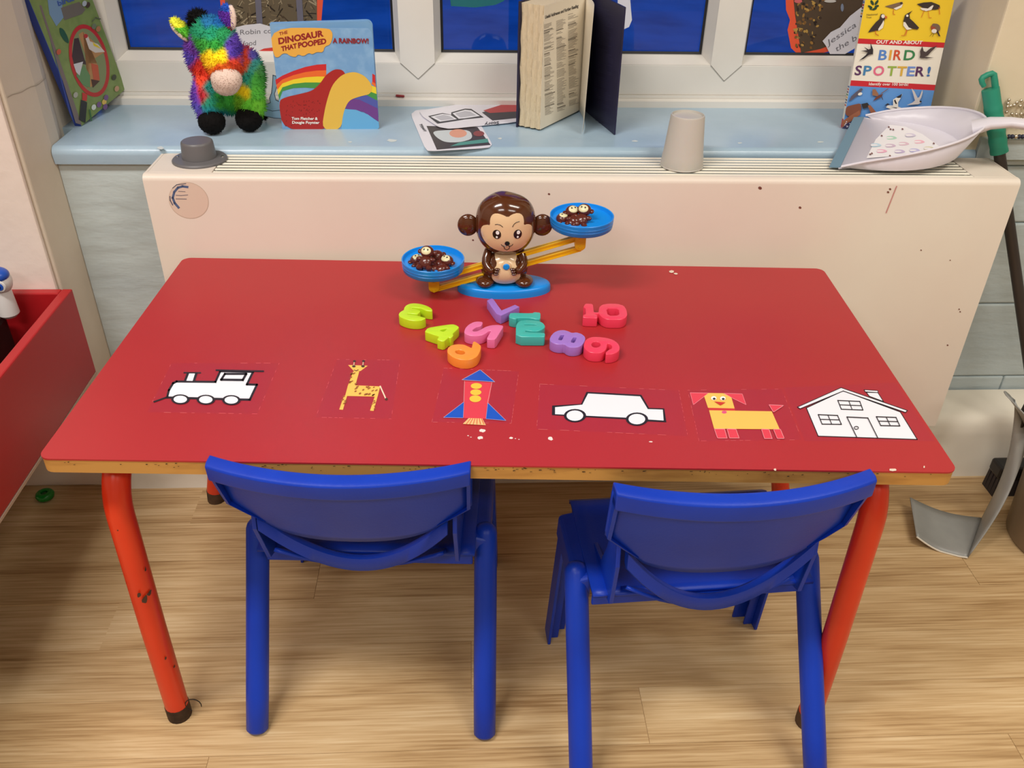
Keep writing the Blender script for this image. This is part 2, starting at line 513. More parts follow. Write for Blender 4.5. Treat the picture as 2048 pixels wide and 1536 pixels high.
# bottom nosing strips
MB().sweep([(0.677, S), (0.677, 0.694), (0.680, 0.6965), (0.688, 0.698), (0.70, 0.698), (0.70, S)], -0.770, 0.873).build('nosing', win, M_UPVC, smooth=50)
MB().sweep([(0.686, 0.698), (0.686, 0.7035), (0.70, 0.7035), (0.70, 0.698)], -0.769, 0.873).build('nosing', win, M_UPVC, smooth=50)
MB().box((XL, YF, 0.7035), (XR, 0.76, ZR)).build('bottom_rail', win, M_UPVC, smooth=0, bevel=0.0015)
MB().box((XL, YF, WT), (XR, 0.76, WT+0.06)).build('top_rail', win, M_UPVC, smooth=0)
MB().box((XL, YF+0.001, ZR), (-0.722, 0.76, WT)).build('jamb', win, M_UPVC, smooth=0)
MB().box((0.850, YF+0.001, ZR), (XR, 0.76, WT)).build('jamb', win, M_UPVC, smooth=0)
for (a, b) in (M1, M2):
    c = (a+b)/2
    mm = MB()
    out = [(a, 0.762), (c, 0.732), (b, 0.762), (b, WT), (a, WT)]
    vs = [(p[0], YF-0.0012, p[1]) for p in out] + [(p[0], 0.755, p[1]) for p in out]
    n = 5
    mm.add(vs, [[4,3,2,1,0], [5,6,7,8,9]] + [(i, (i+1) % n, (i+1) % n+n, i+n) for i in range(n)], M_UPVC)
    mo = mm.build('mullion', win, smooth=0)
    g = MB()
    for p, q in (((a, 0.762), (c, 0.732)), ((c, 0.732), (b, 0.762))):
        d = Vector((q[0]-p[0], 0, q[1]-p[1])).normalized(); nn = Vector((-d.z, 0, d.x))*0.0007
        P = Vector((p[0], YF-0.0013, p[1])); Q = Vector((q[0], YF-0.0013, q[1]))
        g.poly([P+nn, Q+nn, Q-nn, P-nn])
    g.build('weld_seam', mo, mat('seam', (150, 146, 138), 0.7), smooth=0)
panes = ((-0.722, M1[0]), (M1[1], M2[0]), (M2[1], 0.850))
M_GLASS = bpy.data.materials.new('window_glass'); M_GLASS.use_nodes = True
nt = M_GLASS.node_tree
for nd in list(nt.nodes): nt.nodes.remove(nd)
out_ = nt.nodes.new('ShaderNodeOutputMaterial'); mixs = nt.nodes.new('ShaderNodeMixShader')
tr = nt.nodes.new('ShaderNodeBsdfTransparent'); gl = nt.nodes.new('ShaderNodeBsdfGlossy'); fr = nt.nodes.new('ShaderNodeFresnel')
gl.inputs['Roughness'].default_value = 0.02; fr.inputs[0].default_value = 1.45
tr.inputs[0].default_value = (0.86, 0.92, 0.95, 1)
nt.links.new(fr.outputs[0], mixs.inputs[0]); nt.links.new(tr.outputs[0], mixs.inputs[1]); nt.links.new(gl.outputs[0], mixs.inputs[2])
nt.links.new(mixs.outputs[0], out_.inputs[0])
for (a, b) in panes:
    # sloping beads round the opening, gasket and pane
    bd = MB()
    sl = 0.012
    for (p, q) in (((a, ZR), (b, ZR)), ((b, ZR), (b, WT)), ((b, WT), (a, WT)), ((a, WT), (a, ZR))):
        cx_, cz_ = (a+b)/2, (ZR+WT)/2
        def inn(p, k): return (p[0]+(k if p[0] < cx_ else -k), p[1]+(k if p[1] < cz_ else -k))
        i0, i1 = inn(p, sl), inn(q, sl)
        bd.add([(p[0], YF, p[1]), (q[0], YF, q[1]), (i1[0], YG-0.010, i1[1]), (i0[0], YG-0.010, i0[1]),
                (i1[0], YG-0.003, i1[1]), (i0[0], YG-0.003, i0[1])], [(0, 1, 2, 3), (3, 2, 4, 5)])
    bo = bd.build('glazing_bead', win, M_UPVC, smooth=0, fix=False)
    g = MB()
    for (p, q) in (((a, ZR), (b, ZR)), ((b, ZR), (b, WT)), ((b, WT), (a, WT)), ((a, WT), (a, ZR))):
        i0, i1 = inn(p, sl-0.001), inn(q, sl-0.001); j0, j1 = inn(p, sl+0.005), inn(q, sl+0.005)
        g.add([(i0[0], YG-0.004, i0[1]), (i1[0], YG-0.004, i1[1]), (j1[0], YG-0.002, j1[1]), (j0[0], YG-0.002, j0[1])], [(0, 1, 2, 3)])
    g.build('gasket', win, M_GASKET, smooth=0, fix=False)
    MB().box((a, YG, ZR), (b, YG+0.004, WT)).build('pane', win, M_GLASS, smooth=0)
# yard outside, under the dusk sky
M_YARD = mat('yard_paving', (196, 196, 198), 0.7, 0.3, (150, 150, 156), 1.6)
o = MB().box((-6, 0.86, -0.25), (6, 9, -0.15)).build('ground_outside', None, M_YARD, smooth=0)
tag(o, 'paved yard seen through the window at dusk', None, None, 'structure')

# ================================================================== radiator
RY = -0.0123
def RQ(x, y, z):
    c, s = cos(RY), sin(RY)
    return Vector((c*x - s*y, 0.305 + s*x + c*y, z))
fnR = lambda p: RQ(p.x, p.y, p.z)
RT, RB, RXL, RXR, RD = 0.6715, 0.1561, -0.5805, 0.8906, 0.114
RTf = RT
rad = thing('radiator', 'long cream casing radiator with slatted top under the window', 'radiator', (0.15, 0.36, RB))
# casing: front panel with rounded top edge, side cheeks
ch = 0.010
mm = MB()
front = [(0.0, RB), (0.0, RT-ch)] + [(ch-ch*cos(a), RT-ch+ch*sin(a)) for a in (pi/8, pi/4, 3*pi/8, pi/2)] + [(0.016, RT), (0.016, RT-0.012), (0.012, RT-0.02), (0.012, RB)]
mm.sweep(front, RXL, RXR, M_CASE, fnR)
mm.build('front_panel', rad, smooth=50)
for x0, x1 in ((RXL, RXL+0.004), (RXR-0.004, RXR)):
    MB().box((x0, 0.0125, RB), (x1, RD, RT-0.0005), M_CASE, fnR).build('end_panel', rad, smooth=0)
# solid top at the left end, and the slatted grille
GX0, GX1 = -0.470, RXR - 0.075
MB().box((RXL+0.0045, 0.0165, RT-0.010), (GX0-0.0015, RD, RT), M_CASE, fnR).build('top_plate', rad, smooth=0, bevel=0.001)
MB().box((GX1+0.001, 0.0165, RT-0.010), (RXR-0.0045, RD, RT), M_CASE, fnR).build('top_plate', rad, smooth=0, bevel=0.001)
MB().box((GX0, 0.0165, RT-0.060), (GX1, RD, RT-0.050), M_DARK, fnR).build('grille_shade_sheet', rad, smooth=0)  # dark sheet added below the slats to give the gaps their shade
NS = 7
pitch = (RD-0.018)/NS
for i in range(NS):
    y0 = 0.0175 + i*pitch
    sl = MB()
    sl.add([RQ(GX0, y0, RT-0.0018), RQ(GX1, y0, RT-0.0018), RQ(GX1, y0+pitch*0.54, RT-0.0018), RQ(GX0, y0+pitch*0.54, RT-0.0018),
            RQ(GX0, y0+0.0008, RT-0.0005), RQ(GX1, y0+0.0008, RT-0.0005), RQ(GX1, y0+pitch*0.54-0.0008, RT-0.0005), RQ(GX0, y0+pitch*0.54-0.0008, RT-0.0005)],
           [(3,2,1,0),(4,5,6,7),(0,1,5,4),(1,2,6,5),(2,3,7,6),(3,0,4,7)], M_SLAT)
    sl.build('slat', rad, smooth=0)
# grey valve cap
kc = at(400, 320, z=RT); kc.z = RT
kb = MB().lathe([(0.0455, 0), (0.0455, 0.0025), (0.0435, 0.0045), (0.026, 0.0060), (0.0, 0.0062)], kc, 48, M_KNOB).build('valve_base', rad)
MB().lathe([(0.0285, 0.006), (0.0265, 0.030), (0.0258, 0.0325), (0.0240, 0.0340), (0.0, 0.0345)], kc, 40, M_KNOB).build('valve_cap', kb)
for dx in (-0.038, 0.038):
    MB().lathe([(0.0028, 0.005), (0.0024, 0.0062), (0, 0.0064)], kc+Vector((dx, 0.004, 0)), 10, mat('steel', (190, 188, 182), 0.3, metal=1.0)).build('screw', kb)
# faded round sticker and marks on the front
fp = Plane(RQ(0, 0, 0.4), RQ(0, -1, 0.4)-RQ(0, 0, 0.4))
ar = Art(fp, Crop(300, 260, 7.68), 0.0003)
ar.poly((206, 186, 166), ellp(595, 1080, 315, 272, 40, 0.45)).poly((224, 204, 186), ellp(595, 1080, 306, 263, 40, 0.45))
ar.line((84, 104, 142), [(440, 1190), (380, 1120), (350, 1040), (375, 950), (430, 885), (500, 865), (575, 875)], 36)
ar.line((96, 96, 112), [(350, 1150), (312, 1080), (308, 1020)], 16).line((96, 96, 112), [(350, 890), (410, 840), (550, 822)], 12)
ar.line((120, 118, 130), [(400, 1000), (480, 1005), (580, 995)], 10).line((120, 118, 130), [(400, 1055), (560, 1058)], 10).line((120, 118, 130), [(440, 940), (540, 945)], 8)
ar.build('faded_sticker', rad)
ar = Art(fp, None, 0.0003)
for (u, v, r) in ((1520, 376, 4), (1098, 388, 2.5), (946, 480, 2), (1600, 415, 3), (1310, 565, 2), (1780, 378, 2.5), (1776, 384, 2.5), (1842, 500, 1.6), (1895, 690, 1.8), (1918, 618, 1.6), (1920, 623, 1.6), (1900, 520, 1.3)):
    ar.ell((120, 70, 60), u, v, r, r*0.8, 0.4, 7)
ar.line((206, 130, 130), [(1793, 372), (1772, 425)], 1.6)
ar.build('scuff_mark', rad)['kind'] = 'stuff'

# ================================================================== table
TY = -0.0463
W2, TD = 0.55, 0.2769
def T(x, y, z):
    c, s = cos(TY), sin(TY)
    return Vector((c*x - s*y, s*x + c*y, z))
fnT = lambda p: T(p.x, p.y, p.z)
tab = thing('table', 'red topped rectangular nursery table with orange-red tube legs', 'table', (0, 0, 0))
TH = 0.021
def rrect(x, y, r, n=5):
    pts = []
    for cx, cy, a0 in ((x-r, y-r, 0), (-x+r, y-r, pi/2), (-x+r, -y+r, pi), (x-r, -y+r, 3*pi/2)):
        for i in range(n+1):
            a = a0 + pi/2*i/n
            pts.append((cx+r*cos(a), cy+r*sin(a)))
    return pts
MB().prism(rrect(W2, TD, 0.014), H-0.0022, H, M_RED, fnT).build('tabletop', tab, smooth=30)
eb = MB().prism(rrect(W2-0.0006, TD-0.0006, 0.014), H-TH, H-0.0022, M_PLY, fnT).build('tabletop_edge', tab, smooth=30)
# nicks along the front edge
nk = MB()
for i in range(95):
    x = random.uniform(-0.54, 0.54)
    if random.random() < 0.5: x = random.choice((-0.30, 0.06, 0.12, 0.02, 0.24, -0.12, 0.30, 0.42)) + random.gauss(0, 0.025)
    zz = H - 0.004 - abs(random.gauss(0, 0.003)); ww = random.uniform(0.0008, 0.004)
    hh = random.uniform(0.0006, 0.0016)
    nk.poly([T(x, -TD-0.0002, zz), T(x+ww, -TD-0.0002, zz+hh*0.3), T(x+ww*0.8, -TD-0.0002, zz+hh), T(x+ww*0.1, -TD-0.0002, zz+hh)])
nk.build('edge_nick', eb, mat('nick', (58, 40, 24), 0.8), smooth=0, fix=False)['kind'] = 'stuff'
# end frames: an inverted U of tube each side, split at the middle of the top rail into two legs
def leg(xf, yf, sgn, spl=0.0, spy=0.0):
    r = 0.0175
    zt = H - TH - r - 0.001
    R_ = 0.080
    ys = sgn
    y1 = yf
    path = [T(xf, 0, zt)]
    path.append(T(xf, y1 - ys*R_, zt))
    for i in range(1, 9):
        a = pi/2*i/8
        path.append(T(xf, y1 - ys*R_ + ys*R_*sin(a), zt - R_ + R_*cos(a)))
    path.append(T(xf+spl*0.5, y1 + ys*0.004+spy*0.5, 0.20)); path.append(T(xf+spl*0.97, y1+ys*0.004+spy*0.97, 0.026))
    lo_ = MB().tube(path, r, 18, M_LEG).build('leg', tab, smooth=45)
    MB().tube([T(xf+spl*0.97, y1+ys*0.004+spy*0.97, 0.0268), T(xf+spl, y1+ys*0.004+spy, 0.0)], r+0.0006, 18, M_RUST).build('ferrule', lo_, smooth=45)
    return lo_
lFL = leg(-0.492, -0.240, -1); lFR = leg(0.4846, -0.240, -1); leg(-0.492, 0.225, 1, -0.085, 0.03); leg(0.4846, 0.225, 1, 0.085, 0.03)
# chipped paint on the front left leg, wire loop at its foot
cp = MB()
for (u, v, a, b) in ((278, 1190, 4, 6), (290, 1202, 6, 8), (296, 1194, 4, 4), (287, 1150, 3, 4), (330, 1320, 2, 3), (236, 1060, 2, 2), (345, 1345, 2, 2)):
    base = T(-0.492, -0.245, 0)
    P0 = at(u, v, y=base.y-0.0185)
    cpts = []
    for k in range(9):
        aa = 2*pi*k/9; q = at(u+a*cos(aa)*random.uniform(.5, 1.2), v+b*sin(aa)*random.uniform(.5, 1.2), y=base.y-0.017)
        dx = max(-0.0174, min(0.0174, q.x-base.x))
        cpts.append(Vector((base.x+dx, base.y - sqrt(0.0180**2-dx*dx), q.z)))
    cp.poly(cpts)
cp.build('chipped_paint', lFL, mat('bare_metal', (70, 44, 34), 0.6), smooth=0, fix=False)['kind'] = 'stuff'
lp = T(-0.492+0.016, -0.25, 0.018)
MB().tube([lp+Vector((0.012-0.012*cos(a), 0, 0.012+0.014*sin(a))) for a in [(-1.2+i*0.42) for i in range(12)]], 0.0008, 6, M_BLACK).build('wire_loop', lFL)
# chips of white in the top
tp = Plane((0, 0, H), (0, 0, 1))
ar = Art(tp, Crop(860, 720, 3.938), 0.0001)
for (x, y, a, b) in ((410, 557, 27, 16), (395, 612, 26, 16), (948, 620, 27, 15), (640, 615, 18, 9), (1738, 645, 16, 6), (300, 598, 8, 4), (322, 610, 8, 3), (700, 628, 8, 3), (672, 622, 7, 3)):
    pts = [(x+a*cos(t*pi/5)*random.uniform(.6, 1.1), y+b*sin(t*pi/5)*random.uniform(.6, 1.1)) for t in range(10)]
    ar.poly((236, 222, 216), pts)
ar.crop = lambda p: list(p)
for (u, v, a, b) in ((1785, 940, 9, 3), (1343, 544, 7, 3), (1352, 548, 5, 2), (1848, 935, 2, 3), (1550, 940, 3, 3)):
    ar.poly((226, 208, 190), [(u+a*cos(t*pi/4)*random.uniform(.6, 1.1), v+b*sin(t*pi/4)*random.uniform(.6, 1.1)) for t in range(8)])
ar.build('surface_chip', tab)['kind'] = 'stuff'

# ---------------------------------------------------------------- pictures taped to the table
M_FILM = mat('clear_film', (176, 60, 120), 0.28, 0.5, alpha=0.075)
def sticker(name, label, crop, film, seams=True):
    c = [tp.px(*p) for p in crop(film)]
    ctr = sum(c, Vector())/len(c)
    t = thing(name, label, 'picture', (ctr.x, ctr.y, H), 'pictures stuck to the table')
    MB().poly([tp.px(*p, 0.00012) for p in crop(film)], M_FILM).build('clear_film', t, smooth=0, fix=False)
    a = Art(tp, crop, 0.00022)
    if seams:
        n = len(film)
        for i in range(n):
            p, q = Vector(film[i]), Vector(film[(i+1) % n])
            for k in range(14):
                if random.random() < 0.5:
                    u = p.lerp(q, k/14); v_ = p.lerp(q, (k+random.uniform(.3, .9))/14)
                    a.line((226, 120, 120), [tuple(u), tuple(v_)], 2.0); a.z -= a.dz
    return t, a
BK, WH = (30, 26, 34), (238, 238, 246)
CT = Crop(280, 700, 3.413)
t, a = sticker('train_picture', 'black and white steam engine picture stuck to the red table', CT, [(215, 90), (950, 90), (800, 437), (50, 425)])
body = [(185, 325), (198, 275), (226, 228), (250, 216), (515, 219), (548, 146), (772, 150), (730, 236), (798, 238), (750, 340), (640, 338)]
a.poly(WH, body).line(BK, body, 15, True)
a.poly(WH, [(308, 211), (328, 160), (385, 160), (368, 213)]).line(BK, [(308, 211), (328, 160)], 16).line(BK, [(385, 160), (368, 213)], 16)
a.line(BK, [(302, 157), (413, 158)], 9).line(BK, [(522, 140), (842, 147)], 11)
wnd = [(555, 205), (580, 166), (725, 166), (702, 207)]
a.poly(WH, wnd).line(BK, wnd, 15, True)
a.line(BK, [(97, 356), (175, 328)], 10)
for cx, cy in ((276, 340), (450, 343), (624, 346)):
    a.ell(BK, cx, cy, 63, 34).ell(WH, cx, cy, 46, 25)
a.build('print', t)
t, a = sticker('giraffe_picture', 'yellow giraffe picture stuck to the red table', CT, [(1345, 65), (1775, 70), (1715, 470), (1200, 460)])
YE = (244, 196, 92); BR = (160, 96, 40)
a.poly(YE, [(1420, 103), (1555, 108), (1505, 145), (1465, 150)]).poly(YE, [(1455, 148), (1497, 148), (1470, 242), (1420, 242)])
a.poly(YE, [(1420, 240), (1640, 250), (1622, 320), (1400, 315)]).poly(YE, [(1393, 312), (1415, 312), (1385, 410), (1360, 408)]).poly(YE, [(1603, 318), (1622, 318), (1595, 418), (1570, 416)])
a.line((240, 220, 190), [(1640, 250), (1678, 335)], 9).ell((80, 50, 30), 1682, 338, 10, 9)
for x0 in (1460, 1522): a.line((210, 180, 150), [(x0, 103), (x0+3, 82)], 8).ell((60, 40, 34), x0+4, 79, 10, 7).ell((70, 50, 30), x0, 114, 12, 7)
random.seed(3)
for (x0, x1, y0, y1, n) in ((1425, 1620, 252, 312, 16), (1430, 1480, 160, 235, 8), (1375, 1405, 320, 400, 5), (1580, 1612, 325, 408, 5)):
    for _ in range(n):
        a.ell(BR, random.uniform(x0, x1), random.uniform(y0, y1), random.uniform(6, 14), random.uniform(3, 6), -0.5, 7); a.z -= a.dz
a.z += a.dz
a.line((120, 70, 40), [(1462, 140), (1476, 146), (1490, 138)], 4)
a.build('print', t)
CR = Crop(860, 720, 3.938)
t, a = sticker('rocket_picture', 'blue and red rocket picture stuck to the red table', CR, [(110, 65), (700, 90), (640, 500), (15, 490)])
RB_ = (14, 84, 196)
a.poly((222, 62, 78), [(272, 168), (488, 178), (445, 465), (262, 458)]).line((226, 170, 170), [(272, 168), (262, 458)], 3).line((226, 170, 170), [(488, 178), (452, 345)], 3)
a.poly(RB_, [(250, 158), (395, 78), (512, 175)]).line((196, 170, 190), [(250, 158), (395, 78), (512, 175)], 3, True)
for y, rx, ry in ((207, 44, 23), (257, 44, 23), (308, 46, 27)): a.ell((240, 198, 66), 365-(y-207)*0.08, y, rx, ry)
for tri in ([(268, 332), (262, 460), (105, 457)], [(455, 340), (600, 482), (440, 468)]): a.poly(RB_, tri).line((190, 150, 180), tri, 3, True)
a.poly((240, 190, 130), [(305, 462), (412, 465), (440, 518), (258, 508)])
for k in range(6): a.line((214, 90, 50), [(320+k*17, 466), (285+k*28, 510)], 5)
a.build('print', t)
t, a = sticker('car_picture', 'white car picture with black outline stuck to the red table', CR, [(865, 190), (1960, 240), (2030, 600), (840, 545)])
a.poly(BK, [(962, 360), (1190, 347), (1232, 252), (1665, 275), (1725, 378), (1845, 382), (1862, 492), (1720, 485), (1540, 468), (1230, 452), (960, 435)])
a.poly(WH, [(985, 373), (1200, 353), (1245, 265), (1655, 288), (1715, 388), (1833, 392), (1840, 478), (1720, 470), (1540, 455), (1230, 440), (985, 428)])
for (x, y) in ((1142, 440), (1630, 468)): a.ell(BK, x, y, 88, 53).ell(WH, x-1, y, 66, 41)
a.build('print', t)
CD = Crop(1360, 740, 3.938)
t, a = sticker('dog_picture', 'yellow and red dog picture stuck to the red table', CD, [(60, 160), (800, 150), (960, 550), (150, 560)])
PK = (226, 64, 82); PE = (240, 150, 160)
for tri in ([(80, 180), (225, 183), (105, 275)], [(345, 185), (490, 190), (520, 275), (410, 222)]): a.poly(PK, tri).line(PE, tri, 3, True)
a.poly(YE, [(190, 210), (225, 183), (340, 185), (405, 220), (430, 305), (220, 300)]).poly((206, 50, 50), [(220, 300), (430, 305), (436, 325), (228, 320)])
a.poly(YE, [(228, 320), (722, 328), (785, 470), (268, 465)]).ell((224, 84, 130), 348, 335, 20, 12)
for q in ([(270, 468), (350, 468), (370, 540), (295, 540)], [(370, 468), (440, 470), (465, 540), (390, 540)], [(640, 470), (700, 472), (725, 545), (665, 545)], [(735, 472), (790, 472), (820, 545), (765, 545)], [(700, 280), (815, 285), (735, 338)]):
    a.poly(PK, q).line(PE, q, 4, True)
for (x, y) in ((265, 228), (336, 230)): a.ell((246, 246, 240), x, y, 22, 16).ell((16, 14, 16), x+3, y+5, 11, 8)
a.poly((206, 50, 40), [(268, 255), (358, 262), (318, 285)])
a.build('print', t)
t, a = sticker('house_picture', 'white outline house picture near the right corner of the table', CD, [(815, 140), (1700, 100), (2010, 560), (980, 560)], False)
ho = [(995, 300), (1285, 165), (1735, 332), (1868, 548), (1088, 522)]
a.poly(WH, ho).line(BK, ho, 7, True)
q = [(1468, 178), (1558, 180), (1602, 250), (1490, 208)]; a.poly(WH, q).line(BK, q, 6, True)
q = [(1450, 158), (1558, 165), (1558, 180), (1458, 174)]; a.poly(WH, q).line(BK, q, 5, True)
q = [(925, 295), (1268, 142), (1790, 322), (1775, 337), (1285, 168), (945, 308)]; a.poly(WH, q).line(BK, q, 6, True)
for q in ([(1242, 243), (1415, 250), (1440, 318), (1270, 312)], [(1088, 355), (1240, 362), (1270, 432), (1118, 430)], [(1545, 372), (1700, 378), (1730, 445), (1580, 442)]):
    a.line(BK, q, 7, True)
    mid = lambda i, j: ((q[i][0]+q[j][0])/2, (q[i][1]+q[j][1])/2)
    a.line(BK, [mid(0, 1), mid(3, 2)], 6).line(BK, [mid(0, 3), mid(1, 2)], 6)
a.line(BK, [(1390, 533), (1313, 375), (1478, 383), (1555, 538)], 7)
a.line(BK, ellp(1387, 461, 17, 11, 12), 5, True)
a.build('print', t)

# ================================================================== number blocks
C3 = Crop(790, 590, 8.533); C4 = Crop(1000, 590, 7.585); CI = lambda p: list(p)
BT = 0.0155
zp = Plane((0, 0, H+BT), (0, 0, 1))
def number(label, name, color, crop, loops, sm=1, rough=0.32):
    L = []
    for lp in loops:
        q = [zp.px(*p) for p in crop(chaikin(lp, sm, 0.2) if sm else lp)]
        L.append([(v.x, v.y) for v in q])
    ctr = Vector((sum(p[0] for p in L[0])/len(L[0]), sum(p[1] for p in L[0])/len(L[0]), 0))
    L = [[(p[0]-ctr.x, p[1]-ctr.y) for p in lp] for lp in L]
    vs, fs = curve_mesh(L, BT, 0.0011)
    mb = MB().add([(v.x+ctr.x, v.y+ctr.y, v.z+H+BT/2+0.0003) for v in vs], fs)
    o = mb.build(name, None, mat('block_%d_%d_%d' % color, color, rough, 0.5, sss=0.05), loc=(ctr.x, ctr.y, H), smooth=30)
    return tag(o, label, 'number block', 'plastic number blocks on the table')
LIME, PINK, ORANGE, PURPLE, TEAL, CORAL = (196, 232, 36), (232, 120, 172), (250, 152, 58), (164, 122, 210), (64, 184, 176), (238, 66, 96)
number('lime green plastic number 3 lying left of the others', 'number_three', LIME, C3, [[(640,275),(635,240),(590,205),(520,175),(430,150),(330,140),(250,148),(190,175),(155,215),(150,255),(110,275),(75,300),(60,335),(80,370),(140,400),(220,425),(300,437),(380,440),(450,432),(500,415),(528,392),(490,380),(440,365),(370,350),(300,340),(215,330),(215,316),(300,320),(380,328),(410,310),(440,275),(400,255),(340,240),(295,230),(295,213),(350,215),(430,225),(490,250),(520,262),(580,272)]])
number('lime green plastic number 4 touching the orange number', 'number_four', LIME, C3, [[(510,615),(560,560),(760,525),(985,495),(1060,520),(1100,555),(985,660),(1000,688),(960,735),(915,722),(900,740),(830,795),(720,768),(725,740),(755,710),(640,672),(520,632)],[(755,603),(900,560),(835,628)]], 1)
number('pink plastic number 5 lying below the monkey scale', 'number_five', PINK, C3, [[(1180,620),(1200,560),(1260,500),(1340,460),(1420,450),(1500,460),(1490,500),(1470,530),(1400,545),(1350,575),(1320,605),(1345,622),(1400,618),(1460,590),(1550,540),(1640,515),(1750,508),(1840,520),(1850,545),(1785,650),(1715,760),(1640,762),(1560,750),(1600,675),(1640,608),(1600,615),(1560,650),(1500,680),(1400,700),(1300,695),(1220,675),(1185,650)]])
number('orange plastic number 6, nearest to the table front', 'number_six', ORANGE, C3, [[(890,940),(910,890),(980,850),(1080,838),(1180,845),(1260,880),(1308,905),(1318,850),(1330,800),(1360,790),(1415,822),(1465,860),(1470,900),(1440,990),(1400,1050),(1330,1090),(1240,1110),(1120,1105),(1000,1070),(930,1020),(895,980)], ellp(1112, 975, 84, 38, 18, 0.15)])
number('purple plastic number 7 just below the scale base', 'number_seven', PURPLE, CI, [[(974,600.8),(979,598.4),(984,596.4),(988,599.4),(995,609.6),(1003.3,620.5),(1017,614.8),(1030,609.2),(1038.8,613.6),(1020,623),(1002,631.3),(993,627.5),(983,614)]], 0)
number('teal plastic number 1 lying behind the teal number 2', 'number_one', TEAL, C4, [[(135,305),(160,268),(485,277),(520,258),(605,266),(617,285),(612,368),(540,366),(485,350),(270,346),(240,368),(140,345)]], 1)
number('teal plastic number 2 lying in front of the teal number 1', 'number_two', TEAL, C4, [[(240,470),(262,420),(310,388),(400,378),(520,386),(610,400),(660,430),(685,470),(675,500),(630,530),(570,548),(490,550),(395,534),(386,545),(386,558),(470,570),(600,572),(670,575),(685,590),(680,630),(660,638),(240,635)],[(370,440),(550,445),(552,460),(370,458)]])
number('purple plastic number 8 lying beside the coral number 9', 'number_eight', PURPLE, C4, [[(750,670),(770,620),(820,565),(890,535),(970,530),(1040,550),(1090,575),(1160,565),(1240,590),(1290,630),(1296,670),(1270,730),(1220,780),(1140,798),(1060,795),(1010,775),(975,745),(900,752),(820,735),(765,705)],[(880,680),(920,605),(975,600),(940,685)],[(1070,715),(1110,640),(1165,640),(1130,725)]])
number('coral pink plastic number 9 lying right of the purple 8', 'number_nine', CORAL, C4, [[(1272,740),(1290,690),(1335,655),(1400,635),(1500,635),(1620,650),(1720,680),(1790,730),(1820,790),(1810,840),(1770,875),(1700,898),(1610,902),(1600,870),(1640,835),(1690,815),(1700,790),(1690,760),(1650,735),(1625,745),(1620,800),(1590,850),(1530,878),(1440,882),(1350,865),(1290,820),(1268,780)], ellp(1455, 752, 68, 45, 16)])
o = number('coral pink plastic number 10 lying furthest right', 'number_ten', CORAL, C4, [[(1265,180),(1290,135),(1320,130),(1410,135),(1420,205),(1425,258),(1460,262),(1495,258),(1494,250),(1505,180),(1550,145),(1640,130),(1780,132),(1880,160),(1920,220),(1935,300),(1900,350),(1830,375),(1640,375),(1560,345),(1510,305),(1495,282),(1460,284),(1427,282),(1475,300),(1480,345),(1460,352),(1260,345),(1255,305),(1300,290),(1296,240),(1295,200),(1270,190)],[(1610,200),(1800,205),(1810,310),(1640,315)]], 1)

# ================================================================== monkey balance
YM = 0.178
def vp(u, v, dy=0.0): return at(u, v, y=YM+dy)
ms = thing('balance_scale', 'brown monkey balance scale with two blue pans on the table', 'toy scale', (0.009, YM, H))
M_SKY = mat('sky_blue_plastic', (14, 146, 240), 0.3, 0.5, (14, 140, 234), 6.0)
M_BROWN = mat('brown_gloss_plastic', (84, 42, 18), 0.16, 0.6, coat=0.3)
M_FACE = mat('cream_gloss_plastic', (232, 200, 158), 0.2, 0.5, coat=0.2)
M_YEL = mat('yellow_plastic', (255, 204, 24), 0.32)
M_INK = mat('black_gloss', (24, 16, 14), 0.25)
bx, by = 0.009, YM
prof = [(1.0, 0.0), (1.0, 0.008), (0.985, 0.0115), (0.955, 0.0135), (0.90, 0.0145), (0.0, 0.0160)]
MB().lathe(prof, (0, 0, 0), 56, M_SKY, lambda p: (bx+p.x*0.0755, by+p.y*0.034, H+p.z)).build('base', ms, smooth=40)
zb = H + 0.0155
# body (pear)
Zc = vp(1010, 505).z - 0.006          # neck height
def pear(p):
    # unit sphere -> pear
    k = 1.0 - 0.20*max(p.z, 0) - 0.06*p.z
    return (p.x*k, p.y*k, p.z)
bh = (Zc - zb)/2 + 0.008
bc = Vector((bx, by, zb + bh - 0.003))
body_r = (0.0375, 0.0255, bh)
MB().ell((0, 0, 0), 1.0, M_BROWN, None, 28, 18, lambda p: Vector(pear(p))).v
mb = MB().ell(bc, body_r, M_BROWN, None, 32, 20, lambda p: (p.x*(1-0.16*max(p.z/bh, 0)-0.10*(p.z/bh)), p.y*(1-0.10*(p.z/bh)), p.z))
mb.build('body', ms)
def on_body(x, z):
    zz = max(-0.98, min(0.98, (z-bc.z)/bh)); k = sqrt(1-zz*zz)
    rx = body_r[0]*(1-0.16*max(zz, 0)-0.10*zz)*k; ry = body_r[1]*(1-0.10*zz)*k
    dx = max(-0.97, min(0.97, (x-bc.x)/max(rx, 1e-4)))
    return Vector((x, bc.y - ry*sqrt(1-dx*dx), z))
hc = vp(1011, 447); hc.y = by - 0.002
hr = (0.0465, 0.036, 0.0475)
def prof_k(u):
    # broad, slightly flattened crown; rounder chin
    e = 2.7 if u > 0 else 2.25
    return (1-abs(u)**e)**(1/e)
def headshape(p):
    u = max(-0.9999, min(0.9999, p.z/hr[2]))
    k = prof_k(u)/sqrt(1-u*u)
    top = 0.0035*math.exp(-((p.x+0.006)/0.012)**2)*max(0, u)**4
    return (p.x*k, p.y*k, p.z+top)
MB().ell(hc, hr, M_BROWN, None, 40, 28, headshape).build('head', ms)
